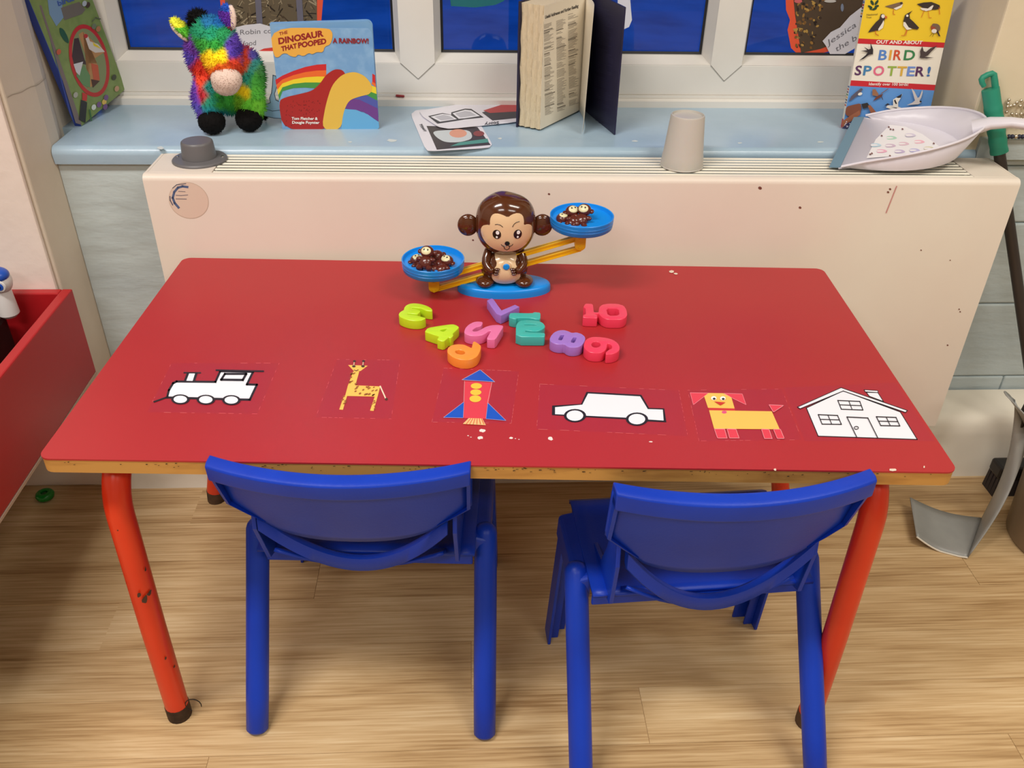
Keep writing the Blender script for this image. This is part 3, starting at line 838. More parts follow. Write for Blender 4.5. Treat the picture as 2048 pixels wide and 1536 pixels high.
def on_head(x, z, off=0.0):
    u = max(-0.985, min(0.985, (z-hc.z)/hr[2]))
    k = prof_k(u)
    rx = hr[0]*k; ry = hr[1]*k
    dx = max(-0.985, min(0.985, (x-hc.x)/rx))
    return Vector((x, hc.y - ry*sqrt(1-dx*dx) - off, z))
CM = Crop(780, 370, 4.267)
def patch(fnc, pts, off, rings=7):
    """fill a star-shaped outline (crop pixels) on a curved surface"""
    P = [vp(*p) for p in CM(pts)]
    # pixels are read on the plane through the middle; pull them onto the front face
    P = [((p.x, p.z)) for p in P]
    cx = sum(p[0] for p in P)/len(P); cz = sum(p[1] for p in P)/len(P)
    n = len(P); vs = [fnc(cx, cz)]; fs = []
    for r in range(1, rings+1):
        t = r/rings
        for p in P: vs.append(fnc(cx+(p[0]-cx)*t, cz+(p[1]-cz)*t))
    vs = [v + Vector((0, -off, 0)) for v in vs]
    edge = [vs[1+(rings-1)*n+i] + Vector((0, off+0.0015, 0)) for i in range(n)]
    vs += edge
    for i in range(n): fs.append((0, 1+i, 1+(i+1) % n))
    for r in range(rings):
        for i in range(n):
            a0 = 1+r*n
            fs.append((a0+i, a0+n+i, a0+n+(i+1) % n, a0+(i+1) % n))
    return vs, fs
def dens(pts, n=3):
    q = []
    for i in range(len(pts)):
        a, b = pts[i], pts[(i+1) % len(pts)]
        for k in range(n): q.append((a[0]+(b[0]-a[0])*k/n, a[1]+(b[1]-a[1])*k/n))
    return q
# the head front sits nearer the camera than the plane the outline is read on: shift by parallax
def shift(pts, dy): return [(p[0], p[1]+dy) for p in pts]
face = [(1000,262),(1030,240),(1085,232),(1125,255),(1135,300),(1130,335),(1170,335),(1205,360),(1208,410),(1190,470),(1140,525),(1070,555),(985,562),(900,550),(830,512),(785,455),(770,400),(785,355),(825,335),(850,335),(848,290),(865,250),(900,234),(950,240)]
FS = -62
vs_, fs_ = patch(on_head, dens(chaikin(shift(face, FS), 1, 0.25), 2), 0.0010)
fo = MB().add(vs_, fs_, M_FACE).build('face', ms, smooth=50)
def facemark(name, pts, m, off=0.0016, smooth=1):
    vs_, fs_ = patch(on_head, dens(shift(pts, FS), 1), off, 4)
    return MB().add(vs_, fs_, m).build(name, fo, smooth=0)
M_EYEW = mat('white_gloss', (246, 246, 246), 0.2)
for ex in (905, 1080):
    facemark('eye', ellp(ex, 400, 35, 38, 20), M_INK)
    vs_, fs_ = patch(on_head, shift(ellp(ex+6, 384, 15, 16, 12), FS), 0.0021, 2); MB().add(vs_, fs_, M_EYEW).build('eye_glint', fo, smooth=0)
    vs_, fs_ = patch(on_head, shift(ellp(ex, 422, 9, 9, 10), FS), 0.0021, 2); MB().add(vs_, fs_, M_EYEW).build('eye_glint', fo, smooth=0)
facemark('nose', ellp(992, 474, 21, 18, 14), M_INK, 0.0025)
def strokeface(pts, wd, name):
    P = [vp(*p) for p in CM(shift(pts, FS))]
    path = [on_head(p.x, p.z, 0.0014) for p in P]
    MB().tube(path, wd, 6, M_INK).build(name, fo)
strokeface([(890, 320), (910, 315), (935, 320), (955, 335)], 0.00045, 'eyebrow')
strokeface([(1035, 335), (1050, 312), (1070, 300), (1095, 297)], 0.00045, 'eyebrow')
strokeface([(942, 486), (955, 500), (975, 502), (992, 492), (1010, 502), (1030, 498), (1040, 484)], 0.0005, 'mouth')
strokeface([(965, 502), (970, 528), (990, 540), (1008, 528), (1014, 502)], 0.0005, 'mouth')
for sx, px_ in ((-1, 936), (1, 1085)):
    e = vp(px_, 452); e.y = by + 0.004
    MB().ell(e, (0.0165, 0.008, 0.0180), M_BROWN, None, 24, 14).build('ear', ms)
BS = -34
belly = [(985,572),(1050,575),(1082,590),(1080,625),(1062,655),(1095,710),(1110,755),(1095,800),(1050,826),(985,832),(920,826),(878,800),(862,755),(878,710),(912,660),(895,625),(890,592),(925,575)]
vs_, fs_ = patch(on_body, dens(chaikin(shift(belly, BS), 1, 0.25), 2), 0.0012)
bo_ = MB().add(vs_, fs_, M_FACE).build('belly', ms, smooth=50)
p = vp(*CM([(987, 672+BS)])[0]); q = on_body(p.x, p.z)
MB().lathe([(0.0078, 0), (0.0078, 0.0022), (0.0062, 0.0030), (0.0, 0.0031)], (0, 0, 0), 24, M_FACE, lambda v: (q.x+v.x, q.y+0.0005-v.z, q.z+v.y)).build('button_ring', bo_)
MB().lathe([(0.0052, 0), (0.0052, 0.0040), (0.0040, 0.0050), (0.0, 0.0052)], (0, 0, 0), 24, M_SKY, lambda v: (q.x+v.x, q.y+0.0005-v.z, q.z+v.y)).build('button', bo_)
for sx in (-1, 1):
    sh = on_body(bx+sx*0.026, zb+0.058); el_ = on_body(bx+sx*0.031, zb+0.036); ha = on_body(bx+sx*0.016, zb+0.030)
    ao = MB().tube([sh+Vector((0, 0.006, 0)), sh+Vector((0, -0.001, -0.008)), el_+Vector((0, -0.002, 0)), el_.lerp(ha, 0.55)+Vector((0, -0.005, -0.004)), ha+Vector((0, -0.003, 0))],
              [0.005, 0.0078, 0.0088, 0.0076, 0.0055], 14, M_BROWN).build('arm', ms, sub=1)
    fg = MB()
    for k in range(3):
        fg.ell(ha+Vector((-sx*0.004*(1-k*0.3), -0.0035, 0.0035-k*0.0042)), (0.0045, 0.003, 0.0022), M_BROWN, None, 10, 6)
    fg.build('finger', ao)
    MB().ell((bx+sx*0.031, by-0.012, zb+0.0065), (0.0150, 0.018, 0.0085), M_BROWN, None, 22, 12).build('foot', ms)
# beam pair and brackets
bL = vp(872, 574); bR = vp(1162, 486)
YB = YM - 0.004
for k, (vL, vR) in enumerate((((872, 557), (1161, 474)), ((872, 577), (1161, 496)))):
    a_, b_ = at(*vL, y=YB), at(*vR, y=YB)
    d = (b_-a_).normalized(); n_ = Vector((-d.z, 0, d.x))
    bm_ = MB()
    for j, (o0, o1, yy0, yy1) in enumerate(((-0.0040, 0.0040, -0.002, 0.002), (0.0022, 0.0040, -0.0042, 0.0042), (-0.0040, -0.0022, -0.0042, 0.0042))):
        P = [a_+n_*o0+Vector((0, yy0, 0)), b_+n_*o0+Vector((0, yy0, 0)), b_+n_*o0+Vector((0, yy1, 0)), a_+n_*o0+Vector((0, yy1, 0)),
             a_+n_*o1+Vector((0, yy0, 0)), b_+n_*o1+Vector((0, yy0, 0)), b_+n_*o1+Vector((0, yy1, 0)), a_+n_*o1+Vector((0, yy1, 0))]
        bm_.hexa(P, M_YEL)
    bm_.build('beam', ms, smooth=0)
PANR = 0.0495
def pan(uc, vc, ub, vb0, vb1):
    c = at(uc, vc, y=YB-0.004)
    zt_ = c.z
    ph = 0.0185
    po = MB().lathe([(0.0, -ph), (PANR-0.004, -ph), (PANR-0.0015, -ph+0.002), (PANR, 0.0), (PANR-0.0006, 0.0006), (PANR-0.0020, 0.0), (PANR-0.0040, -ph+0.004), (PANR-0.006, -ph+0.0025), (0.0, -ph+0.0025)], c, 56, M_SKY)
    po = po.build('pan', ms, smooth=50)
    rb = MB()
    for zz in (-0.006, -0.011): rb.lathe([(PANR-0.0002-abs(zz)*0.1, zz-0.0006), (PANR+0.0004-abs(zz)*0.1, zz), (PANR-0.0002-abs(zz)*0.1, zz+0.0006)], c, 56, M_SKY)
    rb.build('rib', po, smooth=0, fix=False)
    t0 = zt_-ph+0.0005; b0 = max(at(ub, vb1, y=YB-0.006).z, H+0.0012)
    vsb, fsb = curve_mesh([[( -0.0085, t0), (0.0085, t0), (0.0085, b0+0.007)] + [(0.0085*cos(a), b0+0.0075-0.0075*sin(a)) for a in (pi*i/10 for i in range(1, 10))] + [(-0.0085, b0+0.007)]], 0.016, 0.001)
    br = MB().add([(c.x+v.x, YB+v.z, v.y) for v in vsb], fsb, M_YEL).build('bracket', ms, smooth=35)
    pv = MB()
    for vv in (vb0, vb1-6):
        z_ = at(ub, vv, y=YB-0.008).z
        pv.lathe([(0.0026, 0), (0.0024, 0.0012), (0, 0.0014)], (0, 0, 0), 14, M_YEL, lambda v: (c.x+v.x, YB-0.008-v.z, z_+v.y))
    pv.build('pivot', br)
    return c, zt_ - ph + 0.0025
cL, fL = pan(866, 517, 872, 567, 588)
cR, fR = pan(1164, 430, 1162, 478, 501)

# little monkey weights lying in the pans
M_LITTLE = mat('chocolate_plastic', (92, 36, 26), 0.22, 0.6)
M_LFACE = mat('pale_face_print', (228, 220, 176), 0.35)
def little(loc, rz, tilt, label, scale=1.3, group='monkey weights in the left pan'):
    t = thing('monkey_weight', label, 'toy weight', loc, group)
    R = Matrix.Rotation(rz, 3, 'Z') @ Matrix.Rotation(tilt, 3, 'X')
    L = Vector(loc); s = scale
    f = lambda x, y, z: L + R @ (Vector((x, y, z))*s)
    b = MB()
    b.ell(f(0, 0, 0.0), (0.0080*s, 0.0055*s, 0.0085*s), M_LITTLE, R, 14, 9)
    for sx in (-1, 1):
        b.ell(f(sx*0.0075, -0.001, 0.003), (0.0045*s, 0.003*s, 0.003*s), M_LITTLE, R, 10, 6)
        b.ell(f(sx*0.006, -0.002, -0.008), (0.0042*s, 0.0048*s, 0.0038*s), M_LITTLE, R, 10, 6)
    b.build('body', t)
    h = MB().ell(f(0, -0.001, 0.0125), (0.0085*s, 0.0065*s, 0.0075*s), M_LITTLE, R, 16, 10)
    for sx in (-1, 1): h.ell(f(sx*0.0090, 0, 0.0125), (0.0028*s, 0.0018*s, 0.0030*s), M_LITTLE, R, 10, 6)
    ho_ = h.build('head', t)
    fc = MB().ell(f(0, -0.0058, 0.0120), (0.0060*s, 0.0018*s, 0.0050*s), M_LFACE, R, 14, 8)
    fo_ = fc.build('face', ho_)
    ey = MB()
    for sx in (-1, 1): ey.ell(f(sx*0.0022, -0.0074, 0.0130), (0.0010*s, 0.0006*s, 0.0012*s), M_INK, R, 8, 5)
    ey.build('eye', fo_)
    return t
def pp(u, v, z): q = at(u, v, z=z); return (q.x, q.y, q.z)
little(pp(843, 533, fL+0.009), 0.5, -1.35, 'small brown monkey weight lying at the left of the left pan')
little(pp(851, 524, fL+0.022), -0.25, -0.75, 'small brown monkey weight on top of the pile in the left pan')
little(pp(866, 536, fL+0.0095), 2.6, 1.40, 'small brown monkey weight lying face down in the middle of the left pan')
little(pp(882, 528, fL+0.0125), 3.6, 1.0, 'small brown monkey weight leaning back against the left pan rim')
little(pp(882, 537, fL+0.010), -0.7, -1.15, 'small brown monkey weight with pale face at the right of the left pan')
little(pp(1144, 445, fR+0.009), 1.1, -1.45, 'small brown monkey weight lying flat in the right pan', group='monkey weights in the right pan')
little(pp(1151, 441, fR+0.012), 0.35, -1.0, 'small brown monkey weight at the left of the pair in the right pan', group='monkey weights in the right pan')
little(pp(1163, 440, fR+0.014), -0.45, -0.8, 'small brown monkey weight at the right of the pair in the right pan', group='monkey weights in the right pan')


# ================================================================== chairs
def chair(label, fr, fl_, sp, d, prof, hw=0.1735, wtop=0.157):
    """fr, fl_: rear right / rear left foot on the floor; sp: how far forward the rear leg tops sit; d: front feet"""
    A = Vector(fl_); B = Vector(fr)
    o = (A+B)/2; ex = (B-A).normalized(); ey = Vector((-ex.y, ex.x, 0))
    G = lambda x, y, z: o + ex*x + ey*y + Vector((0, 0, z))
    c = thing('chair', label, 'chair', tuple(o), 'blue plastic chairs at the table')
    ST = 0.295
    # rear legs: oval tubes with domed tops
    for sx in (-1, 1):
        x0, x1 = sx*hw, sx*(hw-0.004)
        path = [G(x0, 0, 0.0), G(x0, 0.002, 0.004)]
        rr = [0.0125, 0.0165]
        for i in range(1, 7):
            t = i/6; path.append(G(x0+(x1-x0)*t, 0.002+(sp-0.002)*t, 0.004+0.280*t)); rr.append(0.0170)
        q = path[-1]; dd = (path[-1]-path[-2]).normalized()
        for k, r_ in ((0.007, 0.0152), (0.0125, 0.011), (0.0155, 0.005)): path.append(q+dd*k); rr.append(r_)
        MB().tube(path, rr, 18, M_BLUE).build('leg', c, smooth=60)
    # front legs: open channel section
    for sx in (-1, 1):
        m = MB()
        xo0, xo1 = sx*(hw+0.010), sx*(hw+0.002)
        yb0, yb1 = d, d-0.035
        def post(xa, xb, ya, yb):
            P = []
            for z, xo, yo in ((0.0, xo0, yb0), (0.286, xo1, yb1)):
                P += [G(xo-sx*xa, yo+ya, z), G(xo-sx*xb, yo+ya, z), G(xo-sx*xb, yo+yb, z), G(xo-sx*xa, yo+yb, z)]
            m.hexa(P, M_BLUE)
        post(0.0, 0.005, -0.030, 0.006); post(0.005, 0.034, 0.001, 0.006); post(0.005, 0.020, -0.016, -0.012)
        m.build('leg', c, smooth=0, bevel=0.0012)
    # seat: dished shell with rolled sides reaching out to the legs
    y0, y1 = sp-0.055, d+0.012
    hs = hw - 0.022
    def seat(u, v):
        x = (u*2-1)
        y = y0 + (y1-y0)*v
        z = ST - 0.012*(1-x**4)*sin(pi*min(1, v*1.05))
        xx = x*(hs+0.004)
        if v > 0.93: z -= 0.010*((v-0.93)/0.07)**2
        return G(xx, y, z)
    MB().grid(seat, 16, 14, M_BLUE).build('seat', c, smooth=60, solid=0.006)
    ap = MB()
    for sx in (-1, 1):
        for k in range(1):
            xs = (hs, hw+0.010)
            yA, yB = sp-0.02, d-0.02
            P = [G(sx*hs, yA, 0.245), G(sx*(hw+0.004), yA, 0.245), G(sx*(hw+0.006), yB, 0.245), G(sx*hs, yB, 0.245),
                 G(sx*(hs-0.004), yA, ST-0.002), G(sx*(hw+0.002), yA, 0.286), G(sx*(hw+0.004), yB, 0.286), G(sx*(hs-0.004), yB, ST-0.002)]
            ap = MB().hexa(P, M_BLUE)
            ap.build('seat_side', c, smooth=0, bevel=0.006, seg=3)
    ra = MB().box((-hs, y1-0.014, 0.250), (hs, y1-0.006, ST-0.006), M_BLUE, lambda p: G(p.x, p.y, p.z)); ra.build('front_apron', c, smooth=0, bevel=0.002)
    ra = MB().box((-hs, y0+0.02, 0.252), (hs, y0+0.026, ST-0.010), M_BLUE, lambda p: G(p.x, p.y, p.z)); ra.build('rear_apron', c, smooth=0, bevel=0.002)
    # backrest
    (yt, zt), (ym, zm), (yr, zr) = prof          # centre line at top, lower edge of the panel, lower rim
    bow = 0.032
    def halfw(t):                                # t 0 bottom .. 1 top
        if t > 0.38: return wtop - 0.004*(1-t)
        return (wtop-0.0025) - (0.38-t)/0.38*0.055
    def surf(u, t, off=0.0):
        x = u*halfw(t)
        y = ym + (yt-ym)*t + bow*(x/wtop)**2 + off
        z = zm + (zt-zm)*t
        if t < 0.38: z += 0.010*(abs(u)**4)*(1-t/0.38)
        return G(x, y, z)
    m = MB(); NU, NV = 22, 12
    m.grid(lambda a, b: surf(a*2-1, b*0.93), NU, NV, M_BLUE)
    bk = m.build('backrest', c, smooth=60, solid=0.005)
    # rolled top rim standing proud to the rear, with returns down the sides
    rim = MB()
    prof_r = [(0.004, 0.81), (-0.020, 0.815), (-0.024, 0.835), (-0.018, 0.985), (-0.011, 1.005), (0.004, 1.0)]
    vsr = []; fsr = []
    for i in range(NU+1):
        u = -1+2*i/NU
        for (oy, t) in prof_r: vsr.append(surf(u, t, oy))
    k = len(prof_r)
    for i in range(NU):
        for j in range(k): fsr.append((i*k+j, i*k+(j+1) % k, (i+1)*k+(j+1) % k, (i+1)*k+j))
    fsr += [list(range(k)), list(range(NU*k, NU*k+k))[::-1]]
    rim.add(vsr, fsr, M_BLUE)
    rim.build('top_rim', bk, smooth=60, bevel=0.002)
    for sx in (-1, 1):
        sd = MB(); vv = []; ff = []
        T_ = [0.10, 0.22, 0.38, 0.55, 0.7, 0.90]
        for t in T_:
            dep = -0.004 - 0.017*max(0, (t-0.05))**0.6
            for (e, oy) in ((1.0, 0.003), (1.0, dep), (0.972, dep), (0.972, 0.003)): vv.append(surf(sx*e, t, oy))
        for i in range(len(T_)-1):
            for j in range(4): ff.append((i*4+j, i*4+(j+1) % 4, i*4+4+(j+1) % 4, i*4+4+j))
        ff += [(0, 1, 2, 3), (len(T_)*4-4, len(T_)*4-3, len(T_)*4-2, len(T_)*4-1)]
        sd.add(vv, ff, M_BLUE); sd.build('side_rim', bk, smooth=0)
    # lower rim curving under the grip opening, then forward into the seat
    lr = MB(); vv = []; ff = []
    N = 24; ks = 6
    for i in range(N+1):
        u = -1+2*i/N
        a = abs(u)
        x = u*(hw-0.050)
        lift = a**2.0
        y = yr + (ym+bow*(halfw(0)/wtop)**2*0.95 - yr)*lift
        z = zr + (zm+0.004-zr)*lift
        hgt = 0.040+0.006*lift
        for (oy, oz) in ((-0.006, 0.0), (-0.004, hgt*0.5), (0.003, hgt*0.55), (0.012, hgt*0.35), (0.010, -0.004), (0.0, -0.006)):
            vv.append(G(x, y+oy, z+oz))
    for i in range(N):
        for j in range(ks): ff.append((i*ks+j, i*ks+(j+1) % ks, (i+1)*ks+(j+1) % ks, (i+1)*ks+j))
    ff += [list(range(ks)), list(range(N*ks, N*ks+ks))[::-1]]
    lr.add(vv, ff, M_BLUE); lr.build('lower_rim', bk, smooth=60)
    # skirt from the lower rim forward to the seat
    def skirt(a, b):
        u = (a*2-1)*0.93; lift = abs(u)**2.0
        x = u*(hw-0.050)
        ya = yr + 0.006 + (ym+0.02-yr)*lift; za = zr-0.002 + (zm-zr)*lift*0.5
        return G(x, ya + (y0+0.02-ya)*b, za + (ST-0.012-za)*b)
    MB().grid(skirt, 20, 5, M_BLUE).build('back_skirt', c, smooth=60, solid=-0.005)
    # brackets carrying the back down to the seat sides
    for sx in (-1, 1):
        m = MB()
        xb = hw-0.044
        pth = [(ym+bow*0.75, zm+0.03), (ym+bow*0.75-0.006, zm-0.005), (yr+0.018, zr-0.002), (sp+0.01, 0.262), (sp+0.055, 0.262), (sp+0.05, 0.290), (sp+0.0, 0.305), (yr+0.06, zm-0.02), (ym+bow*0.75+0.035, zm+0.02)]
        n = len(pth)
        vs = [G(sx*xb*(1.0), p[0], p[1]) for p in pth] + [G(sx*(xb+0.006), p[0], p[1]) for p in pth]
        m.add(vs, [list(range(n))[::-1], list(range(n, 2*n))] + [(i, (i+1) % n, (i+1) % n+n, i+n) for i in range(n)], M_BLUE)
        m.build('bracket', c, smooth=0, bevel=0.001)
    return c, G
R1, L1 = at(970, 1472, z=0), at(514, 1462, z=0)
c1, G1 = chair('blue plastic chair pushed in at the left, by the orange-red left leg', R1, L1, 0.145, 0.385, [(-0.030, 0.531), (0.020, 0.386), (0.052, 0.300)])
ea = Vector((cos(0.058), sin(0.058), 0)); eb_ = Vector((-ea.y, ea.x, 0))
o2 = Vector((0.2790, -0.378, 0))
c2, G2 = chair('blue plastic chair standing further out at the right', o2+ea*0.1735, o2-ea*0.1735, 0.175, 0.315, [(0.040, 0.531), (0.080, 0.372), (0.092, 0.288)])
# bits of dried food on the seats, seen through the grip openings
def crumb(label, u, v, z, pts, col):
    t = MB().poly([at(u+p[0], v+p[1], z=z) for p in pts], mat('crumb_%d' % col[0], col, 0.8))
    n = len(pts)
    oo = t.build('crumb', None, loc=at(u, v, z=z), smooth=0, solid=-0.0012, fix=False)
    return tag(oo, label, 'crumb')
crumb('pale dried crumb on the seat of the left blue chair', 653, 1085, 0.287, [(-2, 5), (1, -4), (4, -5), (3, 1), (0, 6)], (190, 184, 150))
crumb('yellow dried crumb on the seat of the right blue chair', 1474, 1148, 0.287, [(-6, -4), (-1, -8), (4, -6), (3, -1), (8, 9), (1, 3), (-4, 1)], (160, 130, 60))


# ================================================================== things on the sill
def slab(parent, name, P00, P10, up, thick, n, m, r=0.0):
    """upright board: bottom edge P00->P10, up vector, thickness along -n"""
    P00, P10, up, n = Vector(P00), Vector(P10), Vector(up), Vector(n)
    ex = P10-P00; wd = ex.length; ex = ex.normalized(); hh = up.length; uz = up.normalized()
    if r:
        out = []
        for cx, cy, a0 in ((wd-r, r, -pi/2), (wd-r, hh-r, 0)):
            for i in range(6): out.append((cx+r*cos(a0+pi/2*i/5), cy+r*sin(a0+pi/2*i/5)))
        out += [(0, hh), (0, 0)]
    else: out = [(wd, 0), (wd, hh), (0, hh), (0, 0)]
    k = len(out)
    vs = [P00+ex*p[0]+uz*p[1] for p in out] + [P00+ex*p[0]+uz*p[1]-n*thick for p in out]
    fs = [list(range(k)), list(range(k, 2*k))[::-1]] + [(i, i+k, (i+1) % k+k, (i+1) % k) for i in range(k)]
    return MB().add(vs, fs, m).build(name, parent, smooth=30)

# ---- rainbow board book, standing a little open
b0, b1 = at(565, 258, z=S+0.0003), at(757, 257, z=S+0.0003)
b1.y = b0.y + 0.004; b0.x += 0.0
ex = (b1-b0).normalized(); nn = Vector((ex.y, -ex.x, 0))
lean = (Vector((0, 0, 1)) - nn*0.03).normalized()
nn = lean.cross(ex).normalized()
if nn.y > 0: nn = -nn
bt = thing('board_book', 'rainbow covered board book with orange title splash, standing on sill', 'book', tuple(b0))
M_COV = mat('sky_cover', (118, 166, 214), 0.35, 0.5, (140, 184, 224), 60)
M_PAGE = mat('book_pages', (226, 216, 190), 0.7)
BHT = 0.181
cov = slab(bt, 'front_cover', b0, b1, lean*(BHT-0.006), 0.003, nn, M_COV, 0.010)
b2 = b0 + Vector((0.0, 0.004, 0)); b3 = b2 + (ex*(b1-b0).length*0.985) + Vector((0.0, 0.032, 0))
n2 = (b3-b2).cross(Vector((0, 0, 1))).normalized()
slab(bt, 'pages', b2, b3, Vector((0, 0, BHT)), 0.010, n2 if n2.y < 0 else -n2, mat('inner_page_blue', (130, 176, 216), 0.4), 0.010)
slab(bt, 'back_cover', b2+Vector((0, 0.0105, 0)), b3+Vector((0, 0.0105, 0)), Vector((0, 0, BHT+0.001)), 0.003, n2 if n2.y < 0 else -n2, M_COV, 0.010)
bp = Plane(b0, nn)
a = Art(bp, Crop(540, 30, 6.4), 0.0002)
def clip(pts): return pts
# rainbow behind: bands from outer to inner
cols = [(206, 40, 44), (238, 110, 44), (240, 214, 50), (70, 150, 70), (80, 90, 170), (112, 62, 140)]
def arc(k):   # left part of the rainbow
    return [(70, 830+k*48), (160, 775+k*50), (300, 715+k*55), (450, 665+k*66), (600, 635+k*76), (720, 628+k*80)]
for k, cc in enumerate(cols[:4]):
    A_ = arc(k); B_ = arc(k+1)
    B_[0] = (78+k*14, 830+(k+1)*64)
    A_[0] = (70+k*12, 830+k*64)
    a.poly(cc, A_ + B_[::-1])
def arc2(k):
    return [(900, 985+k*62), (1050, 880+k*72+40), (1200, 850+k*82+30), (1310, 750+k*92+60), (1345+k*9, 765+k*92)]
band = [[(1310, 750), (1345, 770), (1352, 880), (1310, 850)], [(1310, 850), (1352, 880), (1358, 930), (1300, 880)], [(1270, 890), (1358, 925), (1366, 1010), (1230, 960)],
        [(1230, 960), (1366, 1010), (1374, 1100), (1200, 1010)], [(930, 1010), (1200, 1005), (1374, 1095), (1380, 1200), (1150, 1090), (930, 1060)], [(920, 1055), (1150, 1085), (1380, 1195), (1390, 1362), (1200, 1240), (940, 1190)]]
for cc, q in zip([(206, 40, 44), (238, 110, 44), (240, 214, 50), (70, 150, 70), (80, 90, 170), (112, 62, 140)], band): a.poly(cc, q)
a.poly((104, 176, 224), [(940, 1200), (1100, 1212), (1250, 1270), (1392, 1370), (1398, 1440), (1370, 1465), (910, 1468)])
# plain stand-in for the cover figure: a red mound with a yellow side, no creature drawn
a.poly((172, 36, 34), chaikin([(108, 1100), (200, 1050), (380, 1010), (540, 970), (640, 880), (720, 760), (830, 690), (930, 700), (980, 780), (960, 1000), (860, 1250), (760, 1470), (168, 1470)], 2))
random.seed(9)
for _ in range(70): a.ell((126, 24, 26), random.uniform(200, 640), random.uniform(1090, 1430), random.uniform(5, 12), random.uniform(4, 8), random.random()*3, 6); a.z -= a.dz
a.z += a.dz
a.poly((232, 188, 76), chaikin([(660, 1468), (710, 1160), (790, 900), (920, 760), (1080, 720), (1220, 780), (1310, 900), (1290, 1010), (1150, 1040), (1010, 1090), (940, 1240), (910, 1468)], 2))
# title splash
a.poly((238, 178, 74), chaikin([(2, 165), (740, 160), (800, 215), (800, 300), (770, 380), (700, 400), (680, 480), (600, 470), (540, 505), (500, 480), (430, 530), (360, 500), (330, 540), (250, 520), (220, 490), (160, 490), (110, 545), (45, 530)], 2, 0.24))
DR = (146, 28, 34)
a.text(DR, 'THE', (120, 262), (228, 236), (-4, -40), 0.03)
a.text(DR, 'DINOSAUR', (112, 372), (690, 268), (-8, -76), 0.045)
a.text(DR, 'THAT', (148, 462), (348, 418), (-6, -58), 0.045)
a.text(DR, 'POOPED', (364, 420), (724, 362), (-6, -66), 0.045)
a.text(DR, 'A RAINBOW!', (802, 356), (1262, 362), (0, -62), 0.035)
a.text((244, 238, 232), 'Tom Fletcher &', (276, 1338), (612, 1340), (2, -34), 0.03)
a.text((244, 238, 232), 'Dougie Poynter', (284, 1388), (634, 1390), (2, -34), 0.03)
a.build('cover_print', cov)

# ---- drawn paper cutout behind the board book
cpl = Plane((-0.40, 0.556, S), (0, -1, 0))
out = [(546, 150), (552, 152), (554, 172), (549, 188), (552, 200), (566, 206), (580, 215), (580, 238), (548, 236), (530, 232), (522, 222), (528, 211), (541, 205), (539, 196), (543, 186), (545, 170)]
t = thing('paper_cutout', 'pale blue drawn paper cutout behind the board book', 'paper', tuple(cpl.px(550, 240)))
co = MB().poly([cpl.px(*p) for p in out], mat('pale_blue_paper', (150, 184, 210), 0.7)).build('card', t, smooth=0, solid=-0.0006, fix=False)
a = Art(cpl, None, 0.0006); a.line((60, 74, 96), out, 1.3, True).line((60, 74, 96), [(532, 218), (545, 222), (560, 220)], 1.0).build('drawing', co)

# ---- thick reference book standing open
bz = S + 0.0004
ob = thing('open_book', 'thick dark blue reference book standing open with its pages showing', 'book', (0.13, 0.60, bz))
M_NAVY = mat('navy_cover', (36, 34, 66), 0.4, 0.5, (30, 28, 58), 30)
M_PG = mat('page_block', (222, 206, 176), 0.75, 0.2, (204, 186, 152), 220, stretch=(6, 6, 0.2))
M_PGF = mat('printed_page', (234, 224, 204), 0.7)
f1, f2 = at(1037, 250, z=bz), at(1080, 262, z=bz)
g2 = at(1157, 224, z=bz)
wd_ = (g2-f2); dirp = wd_.normalized(); nrm = Vector((-dirp.y, dirp.x, 0))     # away to the left/back
th_ = 0.046
f1 = f2 + nrm*th_
g1 = g2 + nrm*th_
HB = 0.2205
def blk(t):   # fore-edge slightly wavy
    return 0.0016*sin(t*7)+0.0008*sin(t*23)
m = MB(); NZ = 14; NT = 12
vs = []; fs = []
for k in range(NZ+1):
    z = bz + 0.003 + (HB-0.006)*k/NZ
    for i in range(NT+1):
        t_ = i/NT
        p = f2 + nrm*(th_*t_) - dirp*(blk(t_*3+k*0.25)+0.001*((i*7) % 3)) 
        vs.append(Vector((p.x, p.y, z)))
    vs.append(Vector((g1.x, g1.y, z))); vs.append(Vector((g2.x, g2.y, z)))
kk = NT+3
for k in range(NZ):
    for i in range(kk): fs.append((k*kk+i, k*kk+(i+1) % kk, (k+1)*kk+(i+1) % kk, (k+1)*kk+i))
fs += [list(range(kk))[::-1], list(range(NZ*kk, NZ*kk+kk))]
m.add(vs, fs, M_PG)
m.build('page_block', ob, smooth=25)
pgb = MB().add([f2+Vector((0, 0, 0.003))-nrm*0.0006-dirp*0.001, g2+Vector((0, 0, 0.003))-nrm*0.0006, g2+Vector((0, 0, HB-0.003))-nrm*0.0006, f2+Vector((0, 0, HB-0.003))-nrm*0.0006-dirp*0.001], [(0, 1, 2, 3)], M_PGF).build('page', ob, smooth=0, solid=-0.0004, fix=False)
